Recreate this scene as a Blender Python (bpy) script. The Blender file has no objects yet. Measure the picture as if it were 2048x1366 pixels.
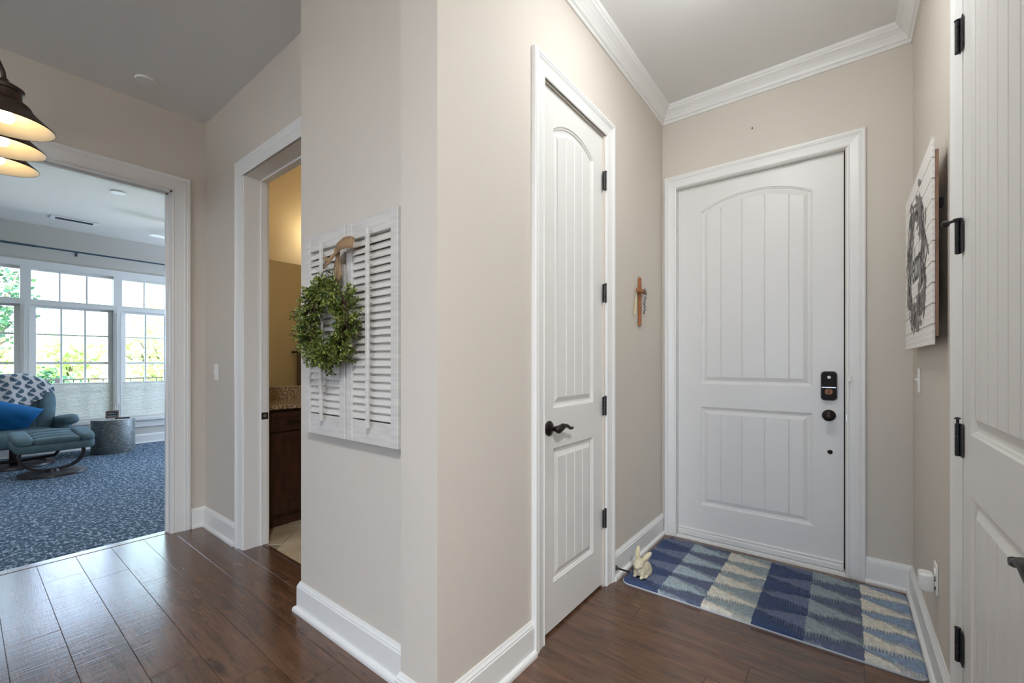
import bpy, bmesh, math, random
from mathutils import Matrix, Vector, noise
random.seed(7)
SC = bpy.context.scene
COL = SC.collection
PI = math.pi

# ------------------------------------------------------------------ camera
cam = bpy.data.cameras.new('camera')
cam.sensor_width = 36.0
cam.lens = 859.0 / 2048.0 * 36.0
cam.shift_y = -(683.0 - 726.0) / 2048.0 * 1.0
cam.clip_start = 0.02
camo = bpy.data.objects.new('camera', cam)
COL.objects.link(camo)
camo.location = (0, 0, 1.2)
camo.rotation_euler = (PI / 2, 0, math.radians(37.78))
SC.camera = camo

# ------------------------------------------------------------------ world, sun, exposure
SKY = 8.5
w = bpy.data.worlds.new('sky')
SC.world = w
w.use_nodes = True
bg = w.node_tree.nodes['Background']
bg.inputs[0].default_value = (0.60, 0.76, 1.0, 1)
bg.inputs[1].default_value = SKY
sun = bpy.data.lights.new('sun', 'SUN')
sun.energy = 34.0
sun.angle = math.radians(1.0)
sun.color = (1.0, 0.95, 0.86)
suno = bpy.data.objects.new('sun', sun)
COL.objects.link(suno)
suno.rotation_euler = (0, math.radians(38), 0)   # high behind the house, lights the garden

SC.view_settings.view_transform = 'Standard'
SC.view_settings.look = 'None'
SC.view_settings.exposure = 0.13
SC.view_settings.gamma = 1.0
SC.view_settings.use_curve_mapping = False
SC.cycles.max_bounces = 10
SC.cycles.diffuse_bounces = 6
SC.cycles.transparent_max_bounces = 16
SC.cycles.sample_clamp_indirect = 6.0
SC.cycles.caustics_reflective = False
SC.cycles.caustics_refractive = False

def portal(loc, size, rot):
    l = bpy.data.lights.new('window_portal', 'AREA')
    l.shape = 'RECTANGLE'
    l.size, l.size_y = size
    l.cycles.is_portal = True
    o = bpy.data.objects.new('window_portal', l)
    o.location = loc
    o.rotation_euler = rot
    COL.objects.link(o)
# portals fill the seen windows and the two added openings (they only guide the sampling of the sky)
portal((-8.42, 1.0, 1.45), (2.1, 4.7), (0, -PI / 2, 0))
portal((-7.2, 3.45, 1.425), (1.4, 1.95), (-PI / 2, 0, 0))
portal((0.2, -5.06, 1.3), (3.2, 1.6), (PI / 2, 0, 0))

# ------------------------------------------------------------------ materials
def lin(c):
    c /= 255.0
    return c / 12.92 if c <= 0.04045 else ((c + 0.055) / 1.055) ** 2.4
def rgb(r, g, b):
    return (lin(r), lin(g), lin(b), 1.0)
MATS = {}
class NT:
    def __init__(s, name):
        s.m = bpy.data.materials.new(name)
        s.m.use_nodes = True
        s.t = s.m.node_tree
        s.n = s.t.nodes
        s.b = s.n['Principled BSDF']
        s.out = s.n['Material Output']
        MATS[name] = s.m
    def add(s, typ, **kw):
        nd = s.n.new(typ)
        for k, v in kw.items():
            if k.startswith('i_'):
                key = k[2:].replace('_', ' ')
                nd.inputs[key].default_value = v
            else:
                setattr(nd, k, v)
        return nd
    def link(s, a, b):
        s.t.links.new(a, b)
    def coords(s, scale=(1, 1, 1), kind='Object', rot=(0, 0, 0)):
        tc = s.add('ShaderNodeTexCoord')
        mp = s.add('ShaderNodeMapping')
        mp.inputs['Scale'].default_value = scale
        mp.inputs['Rotation'].default_value = rot
        s.link(tc.outputs[kind], mp.inputs['Vector'])
        return mp.outputs[0]
    def noise(s, vec, scale, detail=3, rough=0.5):
        nd = s.add('ShaderNodeTexNoise')
        nd.inputs['Scale'].default_value = scale
        nd.inputs['Detail'].default_value = detail
        nd.inputs['Roughness'].default_value = rough
        if vec is not None:
            s.link(vec, nd.inputs['Vector'])
        return nd.outputs[0]
    def ramp(s, fac, stops, interp='LINEAR'):
        nd = s.add('ShaderNodeValToRGB')
        nd.color_ramp.interpolation = interp
        el = nd.color_ramp.elements
        while len(el) < len(stops):
            el.new(0.5)
        for e, (p, c) in zip(el, stops):
            e.position = p
            e.color = c if len(c) == 4 else (*c, 1)
        s.link(fac, nd.inputs[0])
        return nd.outputs[0]
    def mix(s, fac, a, b, blend='MIX'):
        nd = s.add('ShaderNodeMix', data_type='RGBA', blend_type=blend)
        for v, k in ((fac, 0), (a, 6), (b, 7)):
            if isinstance(v, (int, float)):
                nd.inputs[k].default_value = v
            elif isinstance(v, tuple):
                nd.inputs[k].default_value = v
            else:
                s.link(v, nd.inputs[k])
        return nd.outputs[2]
    def math(s, op, a, b=0.0):
        nd = s.add('ShaderNodeMath', operation=op)
        for v, k in ((a, 0), (b, 1)):
            if isinstance(v, (int, float)):
                nd.inputs[k].default_value = v
            else:
                s.link(v, nd.inputs[k])
        return nd.outputs[0]
    def bump(s, h, strength=0.2, dist=0.01):
        nd = s.add('ShaderNodeBump')
        nd.inputs['Strength'].default_value = strength
        nd.inputs['Distance'].default_value = dist
        s.link(h, nd.inputs['Height'])
        s.link(nd.outputs[0], s.b.inputs['Normal'])
    def color(s, c):
        if isinstance(c, tuple):
            s.b.inputs['Base Color'].default_value = c
        else:
            s.link(c, s.b.inputs['Base Color'])
    def set(s, **kw):
        for k, v in kw.items():
            s.b.inputs[k.replace('_', ' ')].default_value = v

def plain(name, c, rough=0.5, metal=0.0, bump=None, var=0.0, vscale=20):
    t = NT(name)
    t.set(Roughness=rough, Metallic=metal)
    vec = t.coords() if (var or bump) else None
    if var:
        n = t.noise(vec, vscale, 4)
        d = tuple(x * (1 - var) for x in c[:3]) + (1,)
        l = tuple(min(1, x * (1 + var)) for x in c[:3]) + (1,)
        t.color(t.ramp(n, [(0.3, d), (0.7, l)]))
    else:
        t.color(c)
    if bump:
        t.bump(t.noise(vec, bump[0], 3), bump[1], 0.004)
    return t.m

plain('wall_paint', rgb(207, 199, 188), 0.75, bump=(260, 0.06))
plain('bath_paint', rgb(214, 196, 160), 0.7, bump=(260, 0.06))
plain('sunroom_ceiling', rgb(230, 224, 214), 0.85)
plain('sunroom_paint', rgb(204, 200, 192), 0.75, bump=(260, 0.06))
plain('ceiling_paint', rgb(232, 231, 229), 0.85, bump=(200, 0.06))
plain('trim_white', rgb(232, 231, 228), 0.35)
plain('door_white', rgb(226, 224, 220), 0.38)
plain('plastic_white', rgb(238, 237, 233), 0.4)
plain('plastic_grey', rgb(176, 174, 170), 0.4)
plain('bronze', rgb(44, 36, 33), 0.38, 0.7, var=0.25, vscale=60)
plain('black_metal', rgb(40, 38, 40), 0.45, 0.3)
plain('rail_black', rgb(18, 18, 20), 0.8)
plain('lock_black', rgb(24, 20, 19), 0.6)
MATS['lock_black'].node_tree.nodes['Principled BSDF'].inputs['Specular IOR Level'].default_value = .25
plain('lock_rim', rgb(64, 56, 50), 0.5, 0.5)
plain('brass_dark', rgb(92, 60, 38), 0.35, 0.8)
plain('steel', rgb(190, 190, 188), 0.3, 0.9)
plain('gap_dark', rgb(38, 36, 34), 0.8)
plain('shade_bronze', rgb(66, 52, 44), 0.45, 0.5, var=0.3, vscale=15)
plain('shade_inner', rgb(240, 226, 196), 0.5)
plain('burlap', rgb(158, 128, 96), 0.9, bump=(900, 0.5), var=0.15, vscale=300)
plain('twig', rgb(72, 48, 34), 0.8, var=0.3)
plain('bunny_resin', rgb(205, 194, 166), 0.5, bump=(60, 0.15), var=0.12, vscale=25)
plain('cross_wood', rgb(150, 92, 50), 0.5, var=0.25, vscale=40)
plain('palm', rgb(226, 214, 170), 0.6)
plain('bead_metal', rgb(150, 150, 155), 0.25, 0.9)
plain('cleat_wood', rgb(142, 112, 92), 0.7, var=0.2)
plain('print_grey', rgb(120, 112, 110), 0.7, var=0.25, vscale=30)
plain('print_dark', rgb(62, 58, 60), 0.7)
plain('chair_fabric', rgb(92, 116, 126), 0.95, bump=(500, 0.25), var=0.2, vscale=9)
plain('pillow_blue', rgb(8, 104, 168), 0.75, bump=(30, 0.3))
plain('chair_wood', rgb(52, 44, 46), 0.35)
plain('remote_black', rgb(16, 22, 34), 0.35)
plain('frame_wood', rgb(112, 92, 86), 0.6)
plain('photo_dark', rgb(18, 44, 56), 0.4)
plain('photo_text', rgb(150, 170, 176), 0.5)
plain('rod_metal', rgb(74, 92, 108), 0.4, 0.5)
plain('grout', rgb(150, 140, 120), 0.9)
plain('patio', rgb(205, 203, 200), 0.9, var=0.1)
plain('rear_paving', rgb(204, 202, 200), 0.9, var=0.08)  # unseen ground behind the house, grey chosen for neutral bounce light indoors
plain('greyed_ground', rgb(186, 190, 178), 0.95, var=0.1, vscale=3)  # lawn greyed like a driveway to cut green bounce light in the sunroom
plain('asphalt', rgb(170, 170, 168), 0.9, var=0.1)
plain('bark', rgb(92, 78, 66), 0.9, var=0.3)
plain('car_white', rgb(236, 238, 240), 0.2)
plain('car_glass', rgb(14, 22, 26), 0.6)
plain('tire', rgb(24, 24, 24), 0.8)
plain('house_siding', rgb(206, 208, 208), 0.8)
plain('house_roof', rgb(120, 116, 114), 0.9)
plain('house_brick', rgb(150, 90, 76), 0.9, var=0.2)
plain('subfloor', rgb(40, 30, 25), 0.9)
plain('vent_grey', rgb(150, 150, 150), 0.6)
plain('rug_binding', rgb(196, 200, 204), 0.9)
plain('outlet_slot', rgb(30, 30, 30), 0.6)
plain('tub_white', rgb(232, 232, 226), 0.25)
plain('towel', rgb(120, 104, 88), 0.95, bump=(300, 0.4))

def leafmat(name, a, b, c, trans=0.25):
    t = NT(name)
    ge = t.add('ShaderNodeNewGeometry')
    t.color(t.ramp(ge.outputs['Random Per Island'], [(0.0, a), (0.5, b), (1.0, c)]))
    t.set(Roughness=0.5)
    tr = t.add('ShaderNodeBsdfTranslucent')
    tr.inputs[0].default_value = tuple(min(1, x * 1.3) for x in b[:3]) + (1,)
    mx = t.add('ShaderNodeMixShader')
    mx.inputs[0].default_value = trans
    t.link(t.b.outputs[0], mx.inputs[1])
    t.link(tr.outputs[0], mx.inputs[2])
    t.link(mx.outputs[0], t.out.inputs[0])
leafmat('boxwood_leaf', rgb(46, 64, 24), rgb(94, 114, 42), rgb(162, 166, 84), 0.15)
leafmat('tree_leaf', rgb(120, 160, 80), rgb(170, 200, 120), rgb(206, 222, 160), 0.4)  # greens paled so the overexposed daylight sits in the leaf colour
leafmat('shade_leaf', rgb(30, 66, 48), rgb(44, 86, 56), rgb(80, 120, 60), 0.2)  # darker greens put the near tree's shade into the leaf colour

def emit(name, c, s):
    t = NT(name)
    t.set(Roughness=0.4)
    t.color(c)
    t.b.inputs['Emission Color'].default_value = c
    t.b.inputs['Emission Strength'].default_value = s
emit('bulb_glow', (1.0, 0.80, 0.52, 1), 13.0)
emit('vanity_glow', (1.0, 0.85, 0.60, 1), 60.0)
emit('fill_panel_glow', (0.95, 0.98, 1.0, 1), 330.0)  # emission of the added fill panel, no known fixture
emit('entry_diffuser', (0.94, 0.98, 1.0, 1), 39.0)

def glass():
    t = NT('window_glass')
    t.n.remove(t.b)
    a = t.add('ShaderNodeBsdfTransparent')
    a.inputs[0].default_value = (0.97, 0.985, 0.99, 1)
    g = t.add('ShaderNodeBsdfGlossy')
    g.inputs['Roughness'].default_value = 0.02
    f = t.add('ShaderNodeFresnel')
    f.inputs[0].default_value = 1.3
    m = t.add('ShaderNodeMixShader')
    t.link(f.outputs[0], m.inputs[0])
    t.link(a.outputs[0], m.inputs[1])
    t.link(g.outputs[0], m.inputs[2])
    t.link(m.outputs[0], t.out.inputs[0])
glass()
plain('mirror_glass', (0.86, 0.88, 0.86, 1), 0.01, 1.0)

def shade_cloth():
    t = NT('shade_cloth')
    t.color(rgb(226, 226, 220))
    t.set(Roughness=0.9)
    tr = t.add('ShaderNodeBsdfTranslucent')
    tr.inputs[0].default_value = rgb(236, 234, 224)
    mx = t.add('ShaderNodeMixShader')
    mx.inputs[0].default_value = 0.09
    t.link(t.b.outputs[0], mx.inputs[1])
    t.link(tr.outputs[0], mx.inputs[2])
    t.link(mx.outputs[0], t.out.inputs[0])
shade_cloth()

def floor_wood():
    t = NT('floor_wood')
    oi = t.add('ShaderNodeObjectInfo')
    tc = t.add('ShaderNodeTexCoord')
    ad = t.add('ShaderNodeVectorMath', operation='ADD')
    sc = t.add('ShaderNodeVectorMath', operation='SCALE')
    cb = t.add('ShaderNodeCombineXYZ')
    t.link(oi.outputs['Random'], cb.inputs[0])
    t.link(oi.outputs['Random'], cb.inputs[1])
    t.link(cb.outputs[0], sc.inputs[0])
    sc.inputs['Scale'].default_value = 37.0
    t.link(tc.outputs['Object'], ad.inputs[0])
    t.link(sc.outputs[0], ad.inputs[1])
    mp = t.add('ShaderNodeMapping')
    mp.inputs['Scale'].default_value = (1.0, 7.0, 7.0)
    t.link(ad.outputs[0], mp.inputs['Vector'])
    n1 = t.noise(mp.outputs[0], 3.0, 6, 0.6)
    mp2 = t.add('ShaderNodeMapping')
    mp2.inputs['Scale'].default_value = (3.0, 60.0, 60.0)
    t.link(ad.outputs[0], mp2.inputs['Vector'])
    n2 = t.noise(mp2.outputs[0], 3.0, 4)
    mp3 = t.add('ShaderNodeMapping')
    mp3.inputs['Scale'].default_value = (1.0, 2.2, 1.0)
    t.link(ad.outputs[0], mp3.inputs['Vector'])
    n3 = t.noise(mp3.outputs[0], 4.5, 3)
    base = t.ramp(n1, [(0.28, rgb(64, 43, 32)), (0.5, rgb(97, 68, 50)), (0.75, rgb(122, 88, 65))])
    grain = t.mix(0.35, base, t.ramp(n2, [(0.35, rgb(62, 42, 32)), (0.65, rgb(118, 85, 63))]))
    knots = t.ramp(n3, [(0.24, (0.22, 0.18, 0.16, 1)), (0.36, (1, 1, 1, 1))])
    c = t.mix(0.9, grain, knots, 'MULTIPLY')
    tone = t.ramp(oi.outputs['Random'], [(0.0, (0.80, 0.80, 0.80, 1)), (1.0, (1.12, 1.08, 1.05, 1))])
    t.color(t.mix(1.0, c, tone, 'MULTIPLY'))
    r = t.ramp(n1, [(0.2, (0.15,) * 3), (0.8, (0.27,) * 3)])
    t.set(IOR=1.6)
    t.b.inputs['Coat Weight'].default_value = .28
    t.b.inputs['Coat Roughness'].default_value = .16
    t.b.inputs['Coat IOR'].default_value = 1.6
    t.link(r, t.b.inputs['Roughness'])
    mp4 = t.add('ShaderNodeMapping')
    mp4.inputs['Scale'].default_value = (30.0, 2.5, 2.5)
    t.link(ad.outputs[0], mp4.inputs['Vector'])
    n4 = t.noise(mp4.outputs[0], 2.5, 4)
    hh = t.math('ADD', t.math('MULTIPLY', n4, 0.7), t.math('MULTIPLY', n2, 0.3))
    t.bump(hh, 0.32, 0.004)
floor_wood()

def carpet():
    t = NT('carpet')
    vec = t.coords((1, 1, 1))
    a = t.noise(t.coords((24, 60, 1)), 1.0, 2)
    b = t.noise(t.coords((60, 24, 1)), 1.0, 2)
    m = t.math('MAXIMUM', a, b)
    fine = t.noise(vec, 240, 2)
    k = t.math('ADD', t.math('MULTIPLY', m, 0.8), t.math('MULTIPLY', fine, 0.2))
    c = t.ramp(k, [(0.51, rgb(52, 78, 100)), (0.565, rgb(82, 108, 132)), (0.61, rgb(172, 186, 204))])
    t.color(c)
    t.set(Roughness=0.97)
    t.bump(k, 0.6, 0.01)
carpet()

def granite():
    t = NT('granite')
    vec = t.coords()
    n = t.noise(vec, 70, 6, 0.75)
    v = t.add('ShaderNodeTexVoronoi')
    v.inputs['Scale'].default_value = 130
    t.link(vec, v.inputs['Vector'])
    c = t.ramp(n, [(0.36, rgb(46, 38, 32)), (0.47, rgb(138, 116, 92)), (0.58, rgb(196, 178, 150)), (0.68, rgb(226, 216, 198))])
    d = t.ramp(v.outputs['Distance'], [(0.0, (0.4, 0.36, 0.33, 1)), (0.5, (1, 1, 1, 1))])
    t.color(t.mix(0.6, c, d, 'MULTIPLY'))
    t.set(Roughness=0.15)
granite()

def cabinet():
    t = NT('cabinet_wood')
    n = t.noise(t.coords((12, 12, 2)), 3, 5)
    t.color(t.ramp(n, [(0.3, rgb(42, 24, 18)), (0.7, rgb(70, 43, 33))]))
    t.set(Roughness=0.35)
cabinet()

def tile():
    t = NT('bath_tile')
    n = t.noise(t.coords(), 6, 5)
    t.color(t.ramp(n, [(0.3, rgb(176, 160, 134)), (0.7, rgb(208, 194, 168))]))
    t.set(Roughness=0.3)
tile()

def distressed():
    t = NT('distressed_white')
    vec = t.coords()
    n = t.noise(t.coords((1.0, 1.0, 0.35)), 26, 6, 0.7)
    n2 = t.noise(t.coords((6, 6, 70)), 1.0, 3)
    c = t.ramp(n, [(0.29, rgb(112, 88, 70)), (0.325, rgb(206, 202, 196))])
    t.color(t.mix(0.22, c, t.ramp(n2, [(0.3, rgb(150, 146, 142)), (0.6, rgb(226, 222, 216))])))
    t.set(Roughness=0.6)
    t.bump(n, 0.2, 0.003)
distressed()
def distressed_slat():
    t = NT('distressed_slat')
    n = t.noise(t.coords((5, 1, 40)), 3.0, 5, 0.7)
    c = t.ramp(n, [(0.24, rgb(120, 104, 92)), (0.30, rgb(212, 207, 200))])
    t.color(c)
    t.set(Roughness=0.6)
distressed_slat()

def sign_plank():
    t = NT('sign_plank')
    wv = t.add('ShaderNodeTexWave', wave_type='RINGS', rings_direction='Y')
    wv.inputs['Scale'].default_value = 14
    wv.inputs['Distortion'].default_value = 3
    t.link(t.coords(), wv.inputs['Vector'])
    t.color(t.ramp(wv.outputs[0], [(0.2, rgb(226, 220, 214)), (0.6, rgb(234, 231, 227))]))
    t.set(Roughness=0.65)
sign_plank()

def drum():
    t = NT('hammered_silver')
    n = t.noise(t.coords((1, 1, 4)), 28, 4, 0.65)
    t.color(t.ramp(n, [(0.3, rgb(82, 90, 92)), (0.55, rgb(132, 138, 138)), (0.75, rgb(196, 200, 198))]))
    t.set(Roughness=0.42, Metallic=0.55)
    t.bump(n, 0.5, 0.01)
drum()

def attr_mat(name, attr, rough, nscale, amount, bump=0.4):
    t = NT(name)
    a = t.add('ShaderNodeVertexColor', layer_name=attr)
    n = t.noise(t.coords(), nscale, 3)
    t.color(t.mix(1.0, a.outputs[0], t.ramp(n, [(0.3, (1 - amount,) * 3), (0.7, (1 + amount * .6,) * 3)]), 'MULTIPLY'))
    t.set(Roughness=rough)
    t.bump(n, bump, 0.004)
attr_mat('rug_pile', 'dye', 0.98, 420, 0.30, 0.6)
attr_mat('throw_cloth', 'dye', 0.95, 300, 0.12, 0.3)

# ------------------------------------------------------------------ mesh builder
def wl(o):
    v = Vector((0, 0, 0))
    while o is not None:
        v = v + o.location
        o = o.parent
    return v
def tag(o, label=None, cat=None, group=None, kind=None):
    if label: o['label'] = label
    if cat: o['category'] = cat
    if group: o['group'] = group
    if kind: o['kind'] = kind
    return o
def thing(name, loc, label=None, cat=None, group=None, kind=None, parent=None):
    o = bpy.data.objects.new(name, None)
    o.empty_display_size = 0.05
    COL.objects.link(o)
    o.location = loc
    if parent:
        o.parent = parent
    return tag(o, label, cat, group, kind)

class B:
    def __init__(s, M=None):
        s.v, s.f, s.M = [], [], M
    def pt(s, p):
        s.v.append(tuple(s.M @ Vector(p)) if s.M is not None else tuple(p))
        return len(s.v) - 1
    def poly(s, pts):
        s.f.append([s.pt(p) for p in pts])
    def grid(s, rows, close=False, closerow=False):
        ids = [[s.pt(p) for p in r] for r in rows]
        n = len(ids)
        for i in range(n if closerow else n - 1):
            a, b = ids[i], ids[(i + 1) % n]
            m = len(a)
            for j in range(m if close else m - 1):
                k = (j + 1) % m
                s.f.append([a[j], a[k], b[k], b[j]])
        return ids
    def box(s, x0, x1, y0, y1, z0, z1):
        a = [s.pt(p) for p in ((x0, y0, z0), (x1, y0, z0), (x1, y1, z0), (x0, y1, z0), (x0, y0, z1), (x1, y0, z1), (x1, y1, z1), (x0, y1, z1))]
        for q in ((3, 2, 1, 0), (4, 5, 6, 7), (0, 1, 5, 4), (1, 2, 6, 5), (2, 3, 7, 6), (3, 0, 4, 7)):
            s.f.append([a[i] for i in q])
    def rbox(s, x0, x1, y0, y1, z0, z1, r):
        # box with chamfered edges
        xs, ys, zs = (x0, x1), (y0, y1), (z0, z1)
        V = {}
        for i in (0, 1):
            for j in (0, 1):
                for k in (0, 1):
                    sx, sy, sz = (1 - 2 * i) * r, (1 - 2 * j) * r, (1 - 2 * k) * r
                    x, y, z = xs[i], ys[j], zs[k]
                    V[i, j, k, 0] = s.pt((x, y + sy, z + sz))
                    V[i, j, k, 1] = s.pt((x + sx, y, z + sz))
                    V[i, j, k, 2] = s.pt((x + sx, y + sy, z))
                    s.f.append([V[i, j, k, 0], V[i, j, k, 1], V[i, j, k, 2]])
        for i in (0, 1):
            s.f.append([V[i, 0, 0, 0], V[i, 1, 0, 0], V[i, 1, 1, 0], V[i, 0, 1, 0]])
            s.f.append([V[0, i, 0, 1], V[1, i, 0, 1], V[1, i, 1, 1], V[0, i, 1, 1]])
            s.f.append([V[0, 0, i, 2], V[1, 0, i, 2], V[1, 1, i, 2], V[0, 1, i, 2]])
            for k in (0, 1):
                s.f.append([V[i, k, 0, 0], V[i, k, 1, 0], V[i, k, 1, 1], V[i, k, 0, 1]])
                s.f.append([V[i, 0, k, 0], V[i, 1, k, 0], V[i, 1, k, 2], V[i, 0, k, 2]])
                s.f.append([V[0, i, k, 1], V[1, i, k, 1], V[1, i, k, 2], V[0, i, k, 2]])
    def prism(s, pts, d0, d1, axis=2):
        # pts: 2D polygon, extruded along axis
        def mk(p, d):
            return (p[0], p[1], d) if axis == 2 else ((p[0], d, p[1]) if axis == 1 else (d, p[0], p[1]))
        a = [s.pt(mk(p, d0)) for p in pts]
        b = [s.pt(mk(p, d1)) for p in pts]
        n = len(pts)
        s.f.append(a[::-1])
        s.f.append(b)
        for i in range(n):
            j = (i + 1) % n
            s.f.append([a[i], a[j], b[j], b[i]])
    def lathe(s, prof, c, axis=(0, 0, 1), seg=24, cap=True, sx=1.0, sy=1.0):
        ax = Vector(axis).normalized()
        u = ax.orthogonal().normalized()
        if abs(ax.z) > 0.99:
            u = Vector((1, 0, 0))
        v = ax.cross(u)
        c = Vector(c)
        rows = []
        for r, h in prof:
            rows.append([c + ax * h + u * (r * sx * math.cos(2 * PI * i / seg)) + v * (r * sy * math.sin(2 * PI * i / seg)) for i in range(seg)])
        ids = s.grid(rows, close=True)
        if cap:
            s.f.append(ids[0][::-1])
            s.f.append(ids[-1])
    def tube(s, path, r, seg=8, flat=None, closed=False):
        P = [Vector(p) for p in path]
        n = len(P)
        rows = []
        up = None
        for i in range(n):
            if closed:
                t = (P[(i + 1) % n] - P[i - 1]).normalized()
            else:
                t = (P[min(i + 1, n - 1)] - P[max(i - 1, 0)]).normalized()
            if up is None:
                up = t.orthogonal().normalized()
            up = (up - t * up.dot(t)).normalized()
            sd = t.cross(up)
            rr = r[i] if isinstance(r, (list, tuple)) else r
            fl = flat if flat else 1.0
            rows.append([P[i] + up * (rr * fl * math.cos(2 * PI * k / seg)) + sd * (rr * math.sin(2 * PI * k / seg)) for k in range(seg)])
        ids = s.grid(rows, close=True, closerow=closed)
        if not closed:
            s.f.append(ids[0][::-1])
            s.f.append(ids[-1])
    def ribbon(s, path, wvec, th=0.0015):
        # strip along path with width vector per point, thin thickness
        W = wvec if isinstance(wvec, list) else [wvec] * len(path)
        P = [Vector(p) for p in path]
        rows = []
        for i, p in enumerate(P):
            t = (P[min(i + 1, len(P) - 1)] - P[max(i - 1, 0)]).normalized()
            wv = Vector(W[i])
            nn = t.cross(wv).normalized() * th
            rows.append([p - wv - nn, p + wv - nn, p + wv + nn, p - wv + nn])
        ids = s.grid(rows, close=True)
        s.f.append(ids[0][::-1])
        s.f.append(ids[-1])
    def ellipsoid(s, c, r, seg=20, rings=12, R=None):
        c = Vector(c)
        rows = []
        for i in range(1, rings):
            th = PI * i / rings
            row = []
            for k in range(seg):
                p = Vector((r[0] * math.sin(th) * math.cos(2 * PI * k / seg), r[1] * math.sin(th) * math.sin(2 * PI * k / seg), r[2] * math.cos(th)))
                row.append(c + (R @ p if R is not None else p))
            rows.append(row)
        ids = s.grid(rows, close=True)
        top = Vector((0, 0, r[2]))
        a = s.pt(c + (R @ top if R is not None else top))
        b = s.pt(c - (R @ top if R is not None else top))
        for k in range(seg):
            s.f.append([a, ids[0][k], ids[0][(k + 1) % seg]])
            s.f.append([b, ids[-1][(k + 1) % seg], ids[-1][k]])
    def build(s, name, mat, parent=None, smooth=False, kind=None, label=None, cat=None, group=None, recalc=True, origin=None, bevel=0, merge=False, angle=None):
        off = wl(parent) if parent else Vector((0, 0, 0))
        o3 = Vector(origin) if origin else (off if parent else None)
        if o3 is None:
            o3 = Vector((0, 0, 0))
        me = bpy.data.meshes.new(name)
        me.from_pydata([tuple(Vector(p) - o3) for p in s.v], [], s.f)
        if recalc or merge:
            bm = bmesh.new()
            bm.from_mesh(me)
            if merge:
                bmesh.ops.remove_doubles(bm, verts=bm.verts, dist=1e-5)
            bmesh.ops.recalc_face_normals(bm, faces=bm.faces)
            bm.to_mesh(me)
            bm.free()
        me.materials.append(MATS[mat])
        if smooth:
            me.polygons.foreach_set('use_smooth', [True] * len(me.polygons))
            if angle:
                try:
                    me.set_sharp_from_angle(angle=math.radians(angle))
                except Exception:
                    pass
        o = bpy.data.objects.new(name, me)
        COL.objects.link(o)
        if parent:
            o.parent = parent
            o.location = o3 - off
        else:
            o.location = o3
        if bevel:
            md = o.modifiers.new('bevel', 'BEVEL')
            md.width = bevel
            md.segments = 2
            md.limit_method = 'ANGLE'
        return tag(o, label, cat, group, kind)

def offset_path(path, o, closed=False):
    # offset a 2D polyline to its left by o with mitred corners
    n = len(path)
    out = []
    for i in range(n):
        p = Vector(path[i])
        dirs = []
        if i > 0 or closed:
            dirs.append((p - Vector(path[i - 1])).normalized())
        if i < n - 1 or closed:
            dirs.append((Vector(path[(i + 1) % n]) - p).normalized())
        nrm = [Vector((-d.y, d.x)) for d in dirs]
        if len(nrm) == 2:
            m = (nrm[0] + nrm[1])
            m = m / max(1e-6, m.dot(nrm[0]))
        else:
            m = nrm[0]
        out.append(p + m * o)
    return out
def sweep_base(b, path, prof):
    # moulding with profile [(out, z)] along an XY path, out = left of travel
    rows = []
    for o, z in prof:
        rows.append([(p.x, p.y, z) for p in offset_path(path, o)])
    b.grid(rows, closerow=True)
    for i in (0, -1):
        b.poly([r[i] for r in rows])
def casing(b, uL, uR, top, prof, bottom=0.0):
    # door casing in local (u, d, v): inner edges uL uR, profile [(offset outwards, depth)]
    rows = []
    for o, d in prof:
        rows.append([(uL - o, d, bottom), (uL - o, d, top + o), (uR + o, d, top + o), (uR + o, d, bottom)])
    b.grid(rows, closerow=True)
    b.poly([r[0] for r in rows])
    b.poly([r[3] for r in rows])
CAS = [(0, 0), (0, .011), (.006, .013), (.010, .010), (.014, .010), (.030, .012), (.050, .016), (.058, .021), (.064, .019), (.068, .022), (.080, .022), (.085, .017), (.085, 0)]
BB = [(0, .142), (.004, .142), (.007, .134), (.012, .126), (.012, .121), (.015, .117), (.015, .024), (.022, .023), (.027, .019), (.030, .012), (.030, 0), (0, 0)]
CROWN = [(0, 2.97), (0, 2.872), (.008, 2.872), (.012, 2.880), (.012, 2.888), (.020, 2.892), (.026, 2.906), (.037, 2.922), (.052, 2.936), (.060, 2.941), (.060, 2.950), (.068, 2.955), (.072, 2.962), (.072, 2.97)]

# world planes
XA, XB, YF, YC, YS, YB_, XF = -1.02, 0.28, 3.05, 0.93, 1.02, 1.125, -3.75
H = 2.97

# ------------------------------------------------------------------ room shell
def struct(name, b, mat, **kw):
    return b.build(name, mat, kind='structure', **kw)

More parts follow.
